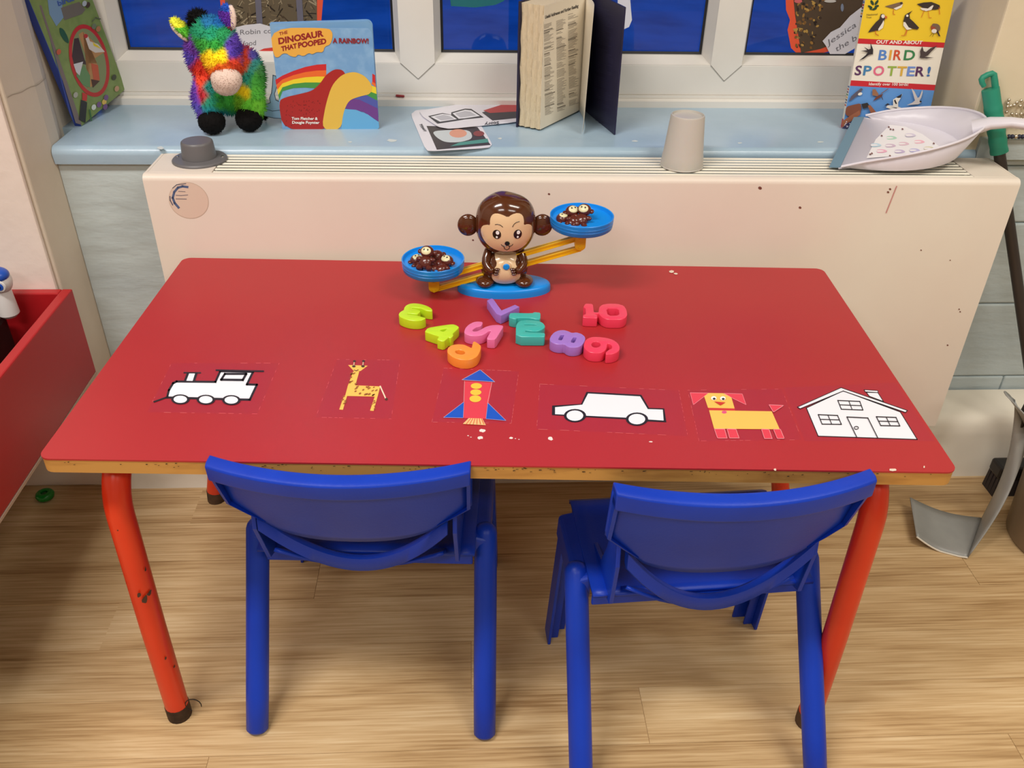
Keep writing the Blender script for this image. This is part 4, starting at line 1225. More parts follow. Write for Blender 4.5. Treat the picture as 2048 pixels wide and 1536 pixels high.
# covers
c0 = f1 - dirp*0.006; c1_ = g1 + dirp*0.006
MB().prism([tuple((c0+nrm*0.0005).xy), tuple((c1_+nrm*0.0005).xy), tuple((c1_+nrm*0.0035).xy), tuple((c0+nrm*0.0035).xy)], bz, bz+HB, M_NAVY).build('cover', ob, smooth=0, bevel=0.0008)
r0_, r1_ = at(1182, 232, z=bz), at(1228, 270, z=bz)
rd = (r1_-r0_).normalized(); rs = r1_ - rd*0.158; rn = Vector((rd.y, -rd.x, 0))
if rn.x < 0: rn = -rn
rc = MB().prism([tuple(rs.xy), tuple(r1_.xy), tuple((r1_+rn*0.003).xy), tuple((rs+rn*0.003).xy)], bz, bz+HB, M_NAVY).build('cover', ob, smooth=0, bevel=0.0008)
sp0 = c1_+nrm*0.003
MB().prism([tuple(sp0.xy), tuple((sp0+dirp*0.003).xy), tuple((rs+rn*0.003-rd*0.003).xy), tuple((rs+rn*0.003).xy)], bz, bz+HB, M_NAVY).build('spine', ob, smooth=0)
# one loose leaf standing between
l0, l1 = g2 + dirp*0.001, at(1165, 266, z=bz+0.003)
l1t = at(1187, 30, y=0.520)
def leaf(a_, b_):
    z = bz+0.004+(HB-0.010)*b_
    e = l1.lerp(l1t, b_)
    p = l0.lerp(Vector((e.x, e.y, 0)), a_)
    return Vector((p.x + 0.006*sin(a_*pi), p.y, z))
lf = MB().grid(leaf, 10, 8, M_PGF).build('loose_leaf', ob, smooth=60, solid=-0.0003)
ppl = Plane(f2 - nrm*0.0009, -nrm)
a = Art(ppl, Crop(780, 0, 4.0), 0.0003)
a.text((70, 66, 64), 'Useful Addresses and Further Reading', (1240, 150), (1506, 58), (2, -26), 0.03)
GY = (128, 120, 112)
random.seed(11)
for (x0, x1, ya, yb, sl) in ((1232, 1310, 200, 925, -0.36), (1330, 1406, 170, 900, -0.36), (1424, 1502, 118, 850, -0.36)):
    y = ya
    while y < yb:
        if random.random() < 0.14: y += 9; continue
        x0_ = x0 + (y-ya)*0.012
        ln = (x1-x0)*random.uniform(0.45, 1.0)
        bold = random.random() < 0.10
        a.line((70, 64, 60) if bold else GY, [(x0_, y), (x0_+ln, y+ln*sl*0.9)], 5.0 if bold else 2.6); a.z -= a.dz
        y += 9.4
a.build('print', pgb)
cpl2 = Plane(rs, rn)
a = Art(Plane(r1_-rn*0.0004, rn), Crop(780, 0, 4.0), 0.0003)
for k in range(66):
    y = 60 + k*14
    if k in (21, 22, 37, 38, 45, 52): continue
    ln = random.uniform(60, 145)
    a.line((66, 64, 96), [(1660-k*0.5, y), (1660-k*0.5+ln, y+ln*0.28)], 3); a.z -= a.dz
a.build('print', rc)

# ---- bird guide
q0, q1 = at(1685, 256, z=S+0.0004), at(1850, 266, z=S+0.0004)
ex = (q1-q0).normalized(); n0 = Vector((ex.y, -ex.x, 0))
if n0.y > 0: n0 = -n0
up = (Vector((0, 0, 1)) - n0*0.13 + ex*(-0.02)).normalized()
nb = ex.cross(up).normalized()
if nb.y > 0: nb = -nb
bb = thing('bird_book', 'yellow, white and blue bird guide leaning at the right end of sill', 'book', tuple(q0))
BBH = 0.262
cv = slab(bb, 'front_cover', q0, q1, up*BBH, 0.001, nb, mat('cream_cover', (238, 232, 218), 0.35))
slab(bb, 'pages', q0-nb*0.001+ex*0.001+up*0.001, q1-nb*0.001-ex*0.001+up*0.001, up*(BBH-0.002), 0.012, nb, M_PAGE)
slab(bb, 'back_cover', q0-nb*0.013, q1-nb*0.013, up*BBH, 0.001, nb, mat('cream_cover', (238, 232, 218), 0.35))
spn = MB().add([q0, q0-nb*0.014, q0-nb*0.014+up*BBH, q0+up*BBH], [(0, 1, 2, 3)], mat('cream_cover', (238, 232, 218), 0.35)).build('spine', bb, smooth=0, solid=-0.0006, fix=False)
a = Art(Plane(q0, nb), Crop(1660, 0, 5.689), 0.0002)
pl_ = a.pl
# full-width colour fields measured in the cover's own axes
def field(c, h0, h1):
    P = [q0+up*h0, q1+up*h0, q1+up*h1, q0+up*h1]
    a.mb.poly([p+nb*a.z for p in P], ink(c)); a.z += a.dz
def hgt(x, y):
    return (a.pl.px(*a.crop([(x, y)])[0]) - q0).dot(up)
h_red0, h_red1 = hgt(210, 975), hgt(216, 912); h_t0, h_t1 = hgt(330, 495), hgt(338, 437)
field((92, 148, 214), 0.0, h_red0); field((200, 32, 46), h_red0, h_red1); field((200, 32, 46), h_t0, h_t1); field((238, 202, 40), h_t1, BBH)
a.text((240, 232, 226), 'OUT AND ABOUT', (526, 494), (1056, 503), (0, -38), 0.03, 0.2)
def word(wrd, cols_, xs, y0, y1, hgt_):
    for ch_, cc, (xa, xb) in zip(wrd, cols_, xs):
        t_ = (xa-xs[0][0])/(xs[-1][1]-xs[0][0]); t2 = (xb-xs[0][0])/(xs[-1][1]-xs[0][0])
        a.text(cc, ch_, (xa, y0+(y1-y0)*t_), (xb, y0+(y1-y0)*t2), (18, -hgt_), 0.02, 0.0)
word('BIRD', [(86, 132, 204), (224, 164, 60), (206, 78, 44), (52, 128, 76)], [(546, 640), (664, 690), (716, 806), (834, 958)], 680, 682, 112)
word('SPOTTER!', [(86, 44, 92), (64, 128, 176), (226, 104, 136), (148, 176, 70), (216, 172, 66), (110, 144, 214), (86, 44, 92), (60, 112, 176)], [(276, 350), (372, 462), (484, 606), (640, 742), (752, 860), (868, 956), (966, 1066), (1096, 1132)], 852, 866, 106)
a.text((240, 220, 214), 'Identify over 100 birds!', (440, 969), (888, 975), (4, -32), 0.02)
a.text((120, 104, 40), 'National', (414, 178), (538, 170), (2, -20), 0.01).text((120, 104, 40), 'Trust', (410, 206), (470, 204), (2, -18), 0.01)
# oak leaf emblem
GN = (24, 62, 40)
for (x, y, rx, ry, ro) in ((478, 30, 16, 32, -0.5), (528, 28, 14, 34, 0.6), (455, 78, 30, 13, 0.5), (530, 70, 26, 13, -0.3), (505, 100, 30, 13, -0.4), (462, 102, 16, 9, 0.4)): a.ell(GN, x, y, rx, ry, ro, 12)
DKB, WB, GB, OR_ = (52, 40, 36), (232, 226, 216), (120, 96, 76), (206, 96, 40)
# small wader
a.poly(GB, [(620, 72), (700, 50), (770, 30), (820, 20), (830, 42), (800, 60), (770, 92), (710, 96)]).poly(WB, [(720, 96), (800, 62), (826, 44), (810, 84), (750, 112)]).ell(DKB, 806, 36, 14, 12).line(OR_, [(720, 108), (716, 160), (736, 164)], 6)
# pied wader with long bill
a.poly(DKB, [(984, 46), (1060, 28), (1150, 22), (1200, 40), (1245, 60), (1248, 96), (1200, 110), (1130, 110), (1060, 90)]).poly(WB, [(1020, 88), (1110, 96), (1160, 60), (1176, 62), (1150, 112), (1090, 126), (1040, 112)]).line(OR_, [(1236, 86), (1244, 160)], 7).line(OR_, [(1070, 118), (1036, 196)], 5).line(OR_, [(1112, 122), (1122, 200), (1150, 200)], 5)
# puffin like seabird
a.poly(DKB, [(430, 368), (470, 310), (520, 250), (560, 215), (575, 160), (610, 158), (630, 190), (612, 240), (600, 300), (560, 340), (500, 352)]).poly(WB, [(545, 330), (590, 262), (606, 228), (612, 262), (598, 316), (548, 352)]).ell(WB, 600, 184, 20, 22).poly(OR_, [(622, 176), (648, 186), (642, 212), (620, 206)]).line(OR_, [(512, 352), (516, 386), (548, 400)], 8)
# crested plover
a.poly(DKB, [(830, 240), (850, 170), (880, 150), (936, 120), (900, 160), (905, 210), (950, 250), (1010, 315), (990, 335), (930, 325), (870, 300)]).poly(WB, [(832, 250), (852, 250), (890, 310), (930, 328), (870, 340), (830, 290)]).ell(WB, 875, 178, 14, 14).line(OR_, [(870, 338), (846, 400), (806, 404)], 6).line(OR_, [(872, 338), (858, 402)], 6)
# robin
a.ell(GB, 1198, 318, 52, 50).ell((160, 70, 44), 1168, 312, 28, 32).ell(GB, 1180, 286, 26, 20).ell(WB, 1180, 352, 30, 24).poly(DKB, [(1220, 340), (1250, 410), (1232, 412), (1206, 360)]).line(DKB, [(1180, 376), (1160, 416)], 4).line(DKB, [(1164, 372), (1130, 410)], 4)
# swallow, swift
a.poly((40, 34, 40), [(456, 484), (486, 560), (484, 616), (440, 620), (380, 666), (326, 688), (400, 628), (430, 590), (340, 578), (420, 570), (380, 530), (436, 562), (458, 552)])
a.poly((70, 58, 58), [(1044, 522), (1060, 580), (1085, 590), (1140, 545), (1216, 518), (1150, 580), (1110, 626), (1070, 646), (1176, 652), (1090, 664), (1014, 656), (1022, 624), (1020, 580)])
# birds in flight on the blue
a.poly((88, 84, 100), [(208, 1156), (240, 1090), (290, 1046), (350, 1000), (370, 1010), (340, 1060), (300, 1090), (250, 1130)]).ell(WB, 338, 1066, 26, 16, -0.4)
a.poly((110, 58, 44), [(486, 1148), (520, 1100), (556, 1076), (600, 1066), (580, 1100), (540, 1120)]).poly((150, 104, 76), [(476, 1080), (478, 1016), (510, 1010), (550, 1070), (530, 1092)]).line((120, 90, 80), [(580, 1060), (655, 1008)], 8).line((70, 60, 66), [(576, 1080), (594, 1128)], 8)
a.poly(WB, [(620, 1300), (690, 1240), (630, 1218), (650, 1196), (712, 1196), (712, 1130), (760, 1100), (818, 1064), (800, 1110), (770, 1160), (770, 1210), (828, 1232), (820, 1258), (760, 1256), (690, 1292)])
for q_ in ([(628, 1290), (690, 1246), (740, 1248), (680, 1280)], [(744, 1104), (815, 1064), (800, 1108), (770, 1112)], [(722, 1140), (736, 1128), (758, 1178), (740, 1180)], [(684, 1210), (760, 1222), (748, 1230)], [(612, 1200), (648, 1172), (680, 1184), (640, 1196)]): a.poly((40, 38, 44), q_)
a.poly((206, 200, 200), [(866, 1192), (930, 1164), (960, 1140), (920, 1000), (950, 1030), (990, 1110), (1010, 1100), (1044, 1016), (1048, 1050), (1030, 1110), (1012, 1140), (1034, 1160), (1000, 1182), (930, 1188)]).ell((40, 38, 44), 1024, 1152, 12, 10)
# child's hand-held binoculars: head, arms and patterned sleeve
a.poly((126, 72, 52), chaikin([(166, 1290), (180, 1210), (250, 1190), (345, 1170), (352, 1220), (340, 1300), (270, 1330), (200, 1320)], 1)).poly((150, 92, 66), [(140, 1440), (130, 1380), (230, 1310), (330, 1250), (340, 1300), (240, 1370), (170, 1440)])
a.poly((40, 36, 38), [(350, 1180), (420, 1164), (440, 1190), (424, 1220), (370, 1232)]).poly((150, 92, 66), [(424, 1200), (452, 1190), (560, 1320), (480, 1340)])
a.poly((60, 58, 96), [(130, 1456), (200, 1390), (330, 1350), (560, 1318), (500, 1350), (380, 1400), (330, 1458)])
random.seed(5)
for _ in range(40):
    x = random.uniform(160, 340); y = random.uniform(1380, 1450)
    a.ell((220, 216, 226), x, y, random.uniform(4, 9), random.uniform(4, 8), random.random()*3, 7); a.z -= a.dz
a.build('cover_print', cv)
a = Art(Plane(q0, Vector((-1, 0, 0)) if True else 0), None, 0.0)
sm = MB()
sc_ = [(200, 60, 60), (60, 110, 180), (60, 50, 90), (230, 170, 60), (70, 140, 90), (120, 60, 110)]
en = (spn.data.polygons[0].normal.copy()); sd_ = ex*-1
def sstripe(h0, h1, c):
    P = [q0+up*h0+sd_*0.0008, q0-nb*0.014+up*h0+sd_*0.0008, q0-nb*0.014+up*h1+sd_*0.0008, q0+up*h1+sd_*0.0008]
    sm.poly(P, ink(c))
sstripe(0.0, 0.016, (196, 40, 50))
for k in range(8): sstripe(0.040+k*0.0048, 0.0424+k*0.0048, sc_[k % 6])
for k in range(10): sstripe(0.196+k*0.0048, 0.1984+k*0.0048, sc_[(k+2) % 6])
sm.build('spine_print', spn, smooth=0, fix=False)

# ---- peep-through nature book leaning in the left reveal
k0 = at(163, 252, z=S+0.0005); k0.x = max(k0.x, -0.757)
k1 = Vector((-0.725, 0.668, S+0.022))
exk = (k1-k0); exk = exk.normalized()
upk = Vector((-0.055, -0.02, 1)); upk = (upk - exk*upk.dot(exk)).normalized()
nk_ = exk.cross(upk).normalized()
if (CAM-k0).dot(nk_) < 0: nk_ = -nk_
kb_ = thing('nature_book', 'green nature book with red magnifying glass cover leaning in left corner', 'book', tuple(k0))
M_GREEN = mat('green_cover', (126, 148, 84), 0.4, 0.5, (112, 136, 72), 50)
k1e = k0 + exk*0.160
kc_ = slab(kb_, 'front_cover', k0, k1e, upk*0.262, 0.003, nk_, M_GREEN, 0.008)
slab(kb_, 'pages', k0-nk_*0.003, k1e-nk_*0.003-exk*0.002, upk*0.258, 0.010, nk_, M_PAGE)
slab(kb_, 'spine', k0-exk*0.001, k0+exk*0.0, upk*0.262, 0.013, nk_, mat('blue_spine', (44, 66, 150), 0.4))
a = Art(Plane(k0, nk_), Crop(0, 0, 5.689), 0.0002)
a.poly((120, 108, 106), [(860, 1400), (930, 1420), (560, 340), (470, 60), (445, 60), (560, 420)])
a.poly((44, 66, 150), [(790, 1290), (850, 1420), (600, 560), (560, 420)])
a.poly((116, 150, 184), [(540, 0), (700, 0), (720, 200), (640, 300), (560, 160)]).poly((108, 104, 96), [(690, 90), (900, 20), (970, 110), (930, 160), (730, 230)])
a.text((60, 90, 160), 'birds', (660, 70), (850, 0), (-16, -56), 0.04)
a.poly((28, 84, 62), chaikin([(670, 310), (720, 330), (770, 420), (785, 500), (730, 470), (680, 390)], 1))
ro = 0.22
ringo = ellp(1012, 690, 218, 420, 48, -ro); ringi = ellp(1012, 690, 182, 372, 48, -ro)
a.poly((186, 40, 42), ringo).poly((128, 140, 96), ringi)
a.poly((58, 42, 46), [(815, 640), (840, 440), (890, 430), (960, 680), (990, 740), (900, 720), (840, 740)])
a.poly((180, 134, 84), [(890, 390), (940, 360), (1190, 590), (1020, 700), (1000, 1010), (1130, 920), (1100, 720), (1000, 720)])
a.poly((212, 206, 200), [(990, 390), (1020, 470), (1110, 500), (1190, 590), (1080, 600), (1010, 560), (970, 440)]).poly((224, 200, 40), [(1050, 480), (1110, 520), (1150, 560), (1060, 520)]).ell((180, 50, 46), 972, 410, 24, 24)
a.poly((190, 86, 56), [(1030, 720), (1110, 740), (1130, 910), (1060, 910)]).poly((96, 140, 92), [(860, 860), (950, 740), (1020, 860), (1020, 1000), (930, 960)]).poly((206, 208, 214), [(830, 730), (940, 700), (900, 860), (860, 820)])
a.poly((70, 40, 30), [(1030, 900), (1130, 920), (1050, 1000)])
a.poly((196, 48, 46), [(930, 1050), (988, 1070), (980, 1150), (930, 1140)]).poly((38, 38, 40), [(915, 1135), (985, 1165), (965, 1400), (893, 1360)])
for (x, y, c_) in ((1180, 1160, (224, 190, 96)), (1060, 1220, (210, 220, 214)), (1120, 1190, (118, 84, 140)), (1200, 1110, (118, 84, 140)), (1190, 1215, (118, 84, 140)), (660, 590, (190, 90, 60)), (1110, 330, (176, 120, 80)), (1290, 880, (60, 66, 50)), (1320, 1010, (190, 150, 120)), (1060, 300, (110, 124, 100)), (850, 1080, (170, 170, 160)), (990, 55, (74, 60, 44)), (950, 40, (170, 184, 196))):
    a.ell(c_, x, y, 26, 34, 0.3, 10)
a.line((96, 104, 80), [(1040, 240), (1080, 200), (1130, 215)], 12).line((50, 110, 60), [(1010, 1250), (1030, 1370)], 14)
a.build('cover_print', kc_)
# the dark opening behind the magnifying glass is part of the printed cover; the title strip is on the spine
a = Art(Plane(k0-exk*0.0012, -exk), Crop(0, 0, 5.689), 0.0004)

# ---- laminated cards
zc1, zc2 = S+0.0006, S+0.0030
def card(name, label, poly, z, prints):
    P = [at(*p, z=z) for p in chaikin(poly, 2, 0.12)]
    ctr = sum(P, Vector())/len(P)
    t = thing(name, label, 'card', (ctr.x, ctr.y, z-0.0005), 'laminated cards on the sill')
    n = len(P)
    m = MB().add(P + [p+Vector((0, 0, 0.0008)) for p in P], [list(range(n))[::-1], list(range(n, 2*n))] + [(i, (i+1) % n, (i+1) % n+n, i+n) for i in range(n)], mat('laminate', (232, 230, 240), 0.25))
    cb = m.build('card', t, smooth=0)
    a = Art(Plane((0, 0, z+0.0008), (0, 0, 1)), Crop(780, 0, 4.0), 0.0002)
    prints(a); a.build('print', cb)
    return t
def pr1(a):
    a.poly((62, 54, 54), [(292, 1008), (700, 1018), (805, 1160), (375, 1198)])
    a.poly((206, 214, 218), chaikin([(335, 1050), (480, 1040), (640, 1040), (665, 1110), (560, 1140), (440, 1140), (370, 1100)], 2)).ell((226, 160, 134), 545, 1068, 70, 34).poly((80, 150, 140), [(560, 1140), (780, 1110), (790, 1140), (480, 1172)]).ell((140, 66, 60), 710, 1070, 44, 22)
    a.text((60, 60, 70), 'Nappy', (268, 1050), (240, 992), (26, 0), 0.02)
card('laminated_card', 'lower laminated card with a photo of a pale nappy, overhanging sill edge', [(818, 221), (848, 293), (856, 303), (978, 296), (985, 289), (940, 216)], zc1, pr1)
def pr2(a):
    a.poly((52, 50, 60), [(735, 900), (1010, 820), (1060, 940), (820, 965)]).poly((190, 62, 66), [(745, 885), (920, 830), (1060, 800), (1060, 890), (800, 905)])
    bk_ = [(305, 930), (420, 905), (490, 920), (490, 900), (600, 870), (650, 872), (750, 940), (600, 955), (545, 965), (380, 990)]
    a.poly((40, 40, 50), bk_).poly((236, 236, 244), [(325, 935), (420, 912), (485, 922), (535, 955), (400, 975)]).poly((236, 236, 244), [(500, 908), (600, 880), (650, 885), (720, 930), (600, 948), (550, 952)])
    a.poly((190, 190, 200), [(355, 935), (430, 920), (475, 930), (515, 952), (410, 966)]).poly((190, 190, 200), [(520, 910), (600, 890), (640, 895), (690, 925), (600, 938), (562, 942)])
    a.text((60, 60, 70), 'Story', (872, 972), (756, 986), (0, 22), 0.02)
card('laminated_card', 'upper laminated card with an open book symbol, under the reference book', [(838, 222), (1000, 196), (1048, 196), (1048, 243), (900, 258), (876, 254), (846, 234)], zc2, pr2)

# ---- scrap of red crayon on the frame ledge
cr = at(800, 195, y=0.676); cr.z = 0.6995
cr = Vector((cr.x, 0.682, 0.6985))
o = MB().tube([cr+Vector((-0.008, 0.002, 0.0022)), cr+Vector((0.008, -0.003, 0.0022))], 0.0022, 10, mat('red_wax', (150, 40, 44), 0.6)).build('crayon_stub', None, loc=tuple(cr))
tag(o, 'dark red crayon stub on the window frame ledge', 'crayon')

# ---- upturned frosted cup
cc = at(1363, 331, z=RT); cc.z = RT
M_FROST = mat('frosted_plastic', (218, 212, 203), 0.36, 0.5, trans=0.25, sss=0.3)
cu = thing('plastic_cup', 'frosted plastic cup standing upside down on the radiator grille', 'cup', tuple(cc))
HC = 0.088
MB().lathe([(0.0365, 0.0), (0.0350, 0.020), (0.0342, 0.0215), (0.0285, HC-0.002), (0.0275, HC), (0.0262, HC+0.0005), (0.0255, HC-0.003), (0.0, HC-0.0035), (0.0, HC-0.0050), (0.0265, HC-0.0050), (0.0330, 0.020), (0.0352, 0.0)], cc, 48, M_FROST).build('cup_wall', cu, smooth=40)
MB().lathe([(0.0366, 0.0), (0.0372, 0.0006), (0.0372, 0.0020), (0.0364, 0.0026)], cc, 48, M_FROST).build('lip', cu, smooth=60, fix=False)

# ================================================================== rainbow donkey
M_FUR = vcol_mat('dyed_plush', 0.9)
def hue(c): return Vector(rgb(c)[:3])*1.25 + Vector((0.012, 0.012, 0.012))
seeds = []
def sd(u, v, y, c): p = at(u, v, y=y); seeds.append((p.x, p.z, hue(c)))
YD = 0.50
for (u, v, c) in ((418, 40, (30, 110, 160)), (436, 42, (24, 100, 170)), (405, 62, (30, 140, 100)), (430, 60, (30, 150, 110)), (448, 66, (40, 150, 90)), (440, 82, (50, 160, 60)), (410, 82, (60, 160, 60)),
                  (432, 106, (244, 214, 20)), (452, 102, (244, 216, 20)), (425, 118, (246, 200, 30)), (430, 132, (236, 112, 34)), (452, 132, (238, 110, 34)), (462, 126, (232, 110, 40)),
                  (385, 100, (110, 60, 160)), (380, 120, (90, 70, 180)), (394, 132, (208, 50, 40)), (405, 145, (220, 60, 34)), (398, 160, (220, 70, 40)), (385, 170, (110, 64, 170)), (392, 190, (100, 60, 170)), (388, 215, (90, 80, 180)), (405, 235, (100, 70, 170)), (408, 185, (190, 50, 60)),
                  (470, 84, (100, 70, 180)), (476, 98, (84, 60, 170)), (478, 118, (214, 70, 40)), (484, 130, (220, 80, 40)), (476, 140, (220, 80, 40)),
                  (422, 175, (40, 140, 130)), (425, 200, (40, 150, 120)), (428, 220, (30, 140, 150)), (440, 192, (50, 150, 60)), (456, 195, (60, 160, 50)), (440, 210, (60, 160, 60)),
                  (482, 186, (230, 206, 20)), (476, 200, (120, 180, 40)), (490, 160, (40, 150, 130)), (500, 140, (60, 150, 140)), (505, 165, (70, 160, 60)), (515, 190, (84, 176, 60)), (495, 215, (100, 190, 50)), (515, 215, (110, 190, 50)), (495, 120, (90, 80, 170)), (512, 150, (80, 150, 80))):
    sd(u, v, YD, c)
def dye(p):
    best = sorted(((p.x-s[0])**2+(p.z-s[1])**2, i) for i, s in enumerate(seeds))[:2]
    d0, d1 = sqrt(best[0][0]), sqrt(best[1][0])
    t = 0.5*max(0.0, 1-(d1-d0)/0.006)
    return seeds[best[0][1]][2].lerp(seeds[best[1][1]][2], t)
def blob(parts, voxel):
    m = MB()
    for (c, r, rot) in parts: m.ell(c, r, None, rot, 20, 14)
    me = m.mesh('tmp', Vector()); ob_ = bpy.data.objects.new('tmp', me); COL.objects.link(ob_)
    q = ob_.modifiers.new('r', 'REMESH'); q.mode = 'VOXEL'; q.voxel_size = voxel
    q = ob_.modifiers.new('s', 'SMOOTH'); q.iterations = 6; q.factor = 0.6
    dg = bpy.context.evaluated_depsgraph_get()
    me2 = bpy.data.meshes.new_from_object(ob_.evaluated_get(dg))
    bpy.data.objects.remove(ob_); bpy.data.meshes.remove(me)
    return me2
def fur_obj(name, me, parent, colfn, length, count, seed=1):
    rnd = random.Random(seed)
    base = BASE[parent]
    polys = me.polygons; V = me.vertices
    areas = []; tot = 0
    for p in polys: tot += p.area; areas.append(tot)
    import bisect
    vs = [v.co - base for v in V]; fs = [list(p.vertices) for p in polys]
    cols = [colfn(v.co) for v in V]
    tv = []; tf = []; tc = []
    for _ in range(count):
        i = bisect.bisect(areas, rnd.random()*tot); i = min(i, len(polys)-1)
        pv = [V[k].co for k in polys[i].vertices]
        a, b = rnd.random(), rnd.random()
        if a+b > 1: a, b = 1-a, 1-b
        c = pv[0]+(pv[1]-pv[0])*a+(pv[2]-pv[0])*b
        n = polys[i].normal
        d = (n + Vector((rnd.gauss(0, .35), rnd.gauss(0, .35), rnd.gauss(-0.35, .35)))).normalized()
        t = d.orthogonal().normalized(); s_ = d.cross(t)
        r = 0.0011; L_ = length*rnd.uniform(.6, 1.2)
        k = len(tv)
        for q in range(3):
            tv.append(c - n*0.001 + t*(r*cos(q*2.094)) + s_*(r*sin(q*2.094)) - base)
        tv.append(c + d*L_ - base)
        cc_ = colfn(c) * rnd.uniform(.85, 1.12)
        tc += [cc_]*4
        tf += [(k, k+1, k+3), (k+1, k+2, k+3), (k+2, k, k+3)]
    o = None
    for nm, VV, FF, CC, par in ((name, vs, fs, cols, parent), ('fur', tv, tf, tc, None)):
        m2 = bpy.data.meshes.new(nm); m2.from_pydata([tuple(v) for v in VV], [], FF)
        at_ = m2.color_attributes.new('dye', 'FLOAT_COLOR', 'POINT')
        for i, c_ in enumerate(CC): at_.data[i].color = (c_.x, c_.y, c_.z, 1)
        m2.materials.append(M_FUR); m2.shade_smooth()
        q = bpy.data.objects.new(nm, m2); COL.objects.link(q)
        q.parent = par or o; BASE[q] = base
        if o is None: o = q
        else: q['kind'] = 'stuff'
    return o
h1p, h2p = at(424, 246, y=0.497), at(498, 240, y=0.515)
dk = thing('plush_donkey', 'fluffy rainbow plush donkey with black hooves standing on sill', 'plush toy', (-0.48, 0.53, S))
h1p.z = h2p.z = S + 0.0225
bcn = at(455, 165, y=0.556)
def D(u, v, y): return at(u, v, y=y)
parts = [(bcn, (0.056, 0.050, 0.056), None),
         (D(462, 190, 0.565), (0.048, 0.038, 0.028), None),
         (D(490, 150, 0.553), (0.035, 0.04, 0.05), None),
         (h1p+Vector((-0.006, 0.012, 0.034)), (0.0245, 0.025, 0.045), None), (h2p+Vector((0.006, 0.012, 0.034)), (0.0245, 0.025, 0.045), None),
         (D(415, 110, 0.535), (0.038, 0.036, 0.045), None)]
bodym = blob(parts, 0.0055)
bdo = fur_obj('body', bodym, dk, dye, 0.0075, 4200, 3)
hp = [(D(427, 72, 0.515), (0.036, 0.036, 0.031), None), (D(440, 96, 0.500), (0.035, 0.034, 0.036), None), (D(448, 124, 0.486), (0.031, 0.030, 0.032), None), (D(408, 98, 0.53), (0.03, 0.03, 0.034), None)]
headm = blob(hp, 0.005)
hdo = fur_obj('head', headm, dk, dye, 0.0075, 3200, 4)
CREAM = Vector(rgb((236, 212, 198))[:3])
mz = blob([(D(453, 158, 0.468), (0.0270, 0.023, 0.022), None), (D(452, 170, 0.470), (0.0235, 0.020, 0.018), None)], 0.004)
fur_obj('muzzle', mz, dk, lambda p: CREAM, 0.0016, 1500, 5)
BLK = Vector((0.006, 0.005, 0.005))
mn = blob([(D(398, 42, 0.535), (0.017, 0.018, 0.017), None), (D(404, 56, 0.520), (0.011, 0.013, 0.013), None)], 0.004)
fur_obj('mane', mn, dk, lambda p: BLK, 0.009, 900, 6)
for hpt in (h1p, h2p):
    hm = blob([(hpt, (0.0245, 0.0245, 0.0222), None)], 0.004)
    fur_obj('hoof', hm, dk, lambda p: BLK, 0.002, 700, 7)
tl = blob([(D(526, 222, 0.57), (0.009, 0.010, 0.018), None)], 0.003)
fur_obj('tail', tl, dk, lambda p: BLK, 0.005, 250, 8)
# ears: outer dyed, pale inner lining
EG, EYL, EPU, EBL, ERD = hue((90, 180, 50)), hue((220, 220, 60)), hue((96, 44, 160)), hue((30, 80, 180)), hue((150, 30, 70))
def ear(P0, P1, wd, cf, inner_side, seed):
    d = (P1-P0); L_ = d.length
    rt = d.to_track_quat('Z', 'Y').to_matrix()
    em = blob([(P0+d*0.5, (wd, 0.007, L_*0.55), rt)], 0.0026)
    eo = fur_obj('ear', em, dk, cf, 0.005, 700, seed)
    li = blob([(P0+d*0.5+inner_side, (wd*0.7, 0.006, L_*0.48), rt)], 0.0026)
    m2 = fur_obj('ear_lining', li, dk, lambda p: CREAM, 0.0014, 250, seed+1)
e0, e1 = D(386, 78, 0.520), D(344, 37, 0.525)
ear(e0, e1, 0.016, lambda p: EYL if p.z > e1.z-0.012 else EG, Vector((-0.004, -0.004, -0.005)), 9)
e2_, e3_ = D(455, 66, 0.510), D(452, 8, 0.515)
ear(e2_, e3_, 0.016, lambda p: EBL if p.z > e3_.z-0.01 else (EPU if p.z > e2_.z+0.012 else ERD), Vector((0.009, -0.004, 0.002)), 11)


# ================================================================== papers stuck to the panes
gp = Plane((0, YG-0.0010, 0.8), (0, -1, 0))
def paper(name, label, outline, col, cat='paper', depth=0.0, art=None):
    g = Plane((0, YG-0.0010-depth, 0.8), (0, -1, 0))
    P = [g.px(*p) for p in outline]
    ctr = sum(P, Vector())/len(P)
    t = thing(name, label, cat, tuple(ctr), 'papers stuck to the window')
    sh = MB().poly(P, mat('paper_%d_%d_%d' % col, col, 0.7)).build('sheet', t, smooth=0, solid=-0.0003, fix=False)
    if art:
        a = Art(g, None, 0.0004); art(a); a.build('print', sh)
    return t
random.seed(21)
def feeder(a):
    a.poly((98, 86, 66), [(450, -40), (634, -40), (634, 60), (450, 60)])
    for _ in range(120):
        x, y = random.uniform(455, 630), random.uniform(-35, 52)
        an = random.uniform(0, 3.1); l = random.uniform(5, 22)
        a.line(random.choice([(40, 32, 24), (160, 146, 118), (70, 56, 40), (120, 104, 80)]), [(x, y), (max(452, min(632, x+l*cos(an))), max(-38, min(56, y+l*sin(an))))], random.uniform(1, 3)); a.z -= a.dz*0.9
    for x in (508, 590): a.poly((104, 102, 116), [(x, -38), (x+12, -38), (x+18, 55), (x+6, 55)])
paper('window_photo', 'orange bordered photo of twigs stuck to the left pane', [(436, -45), (650, -45), (641, 62), (446, 62)], (226, 84, 52), art=feeder)
def robin(a):
    a.text((120, 118, 124), 'e Robin co', (466, 70), (544, 66), (0, -10), 0.0).text((120, 118, 124), 'food', (486, 92), (512, 90), (0, -10), 0.0)
    a.poly((206, 60, 52), [(508, 106), (528, 97), (552, 94), (552, 106)])
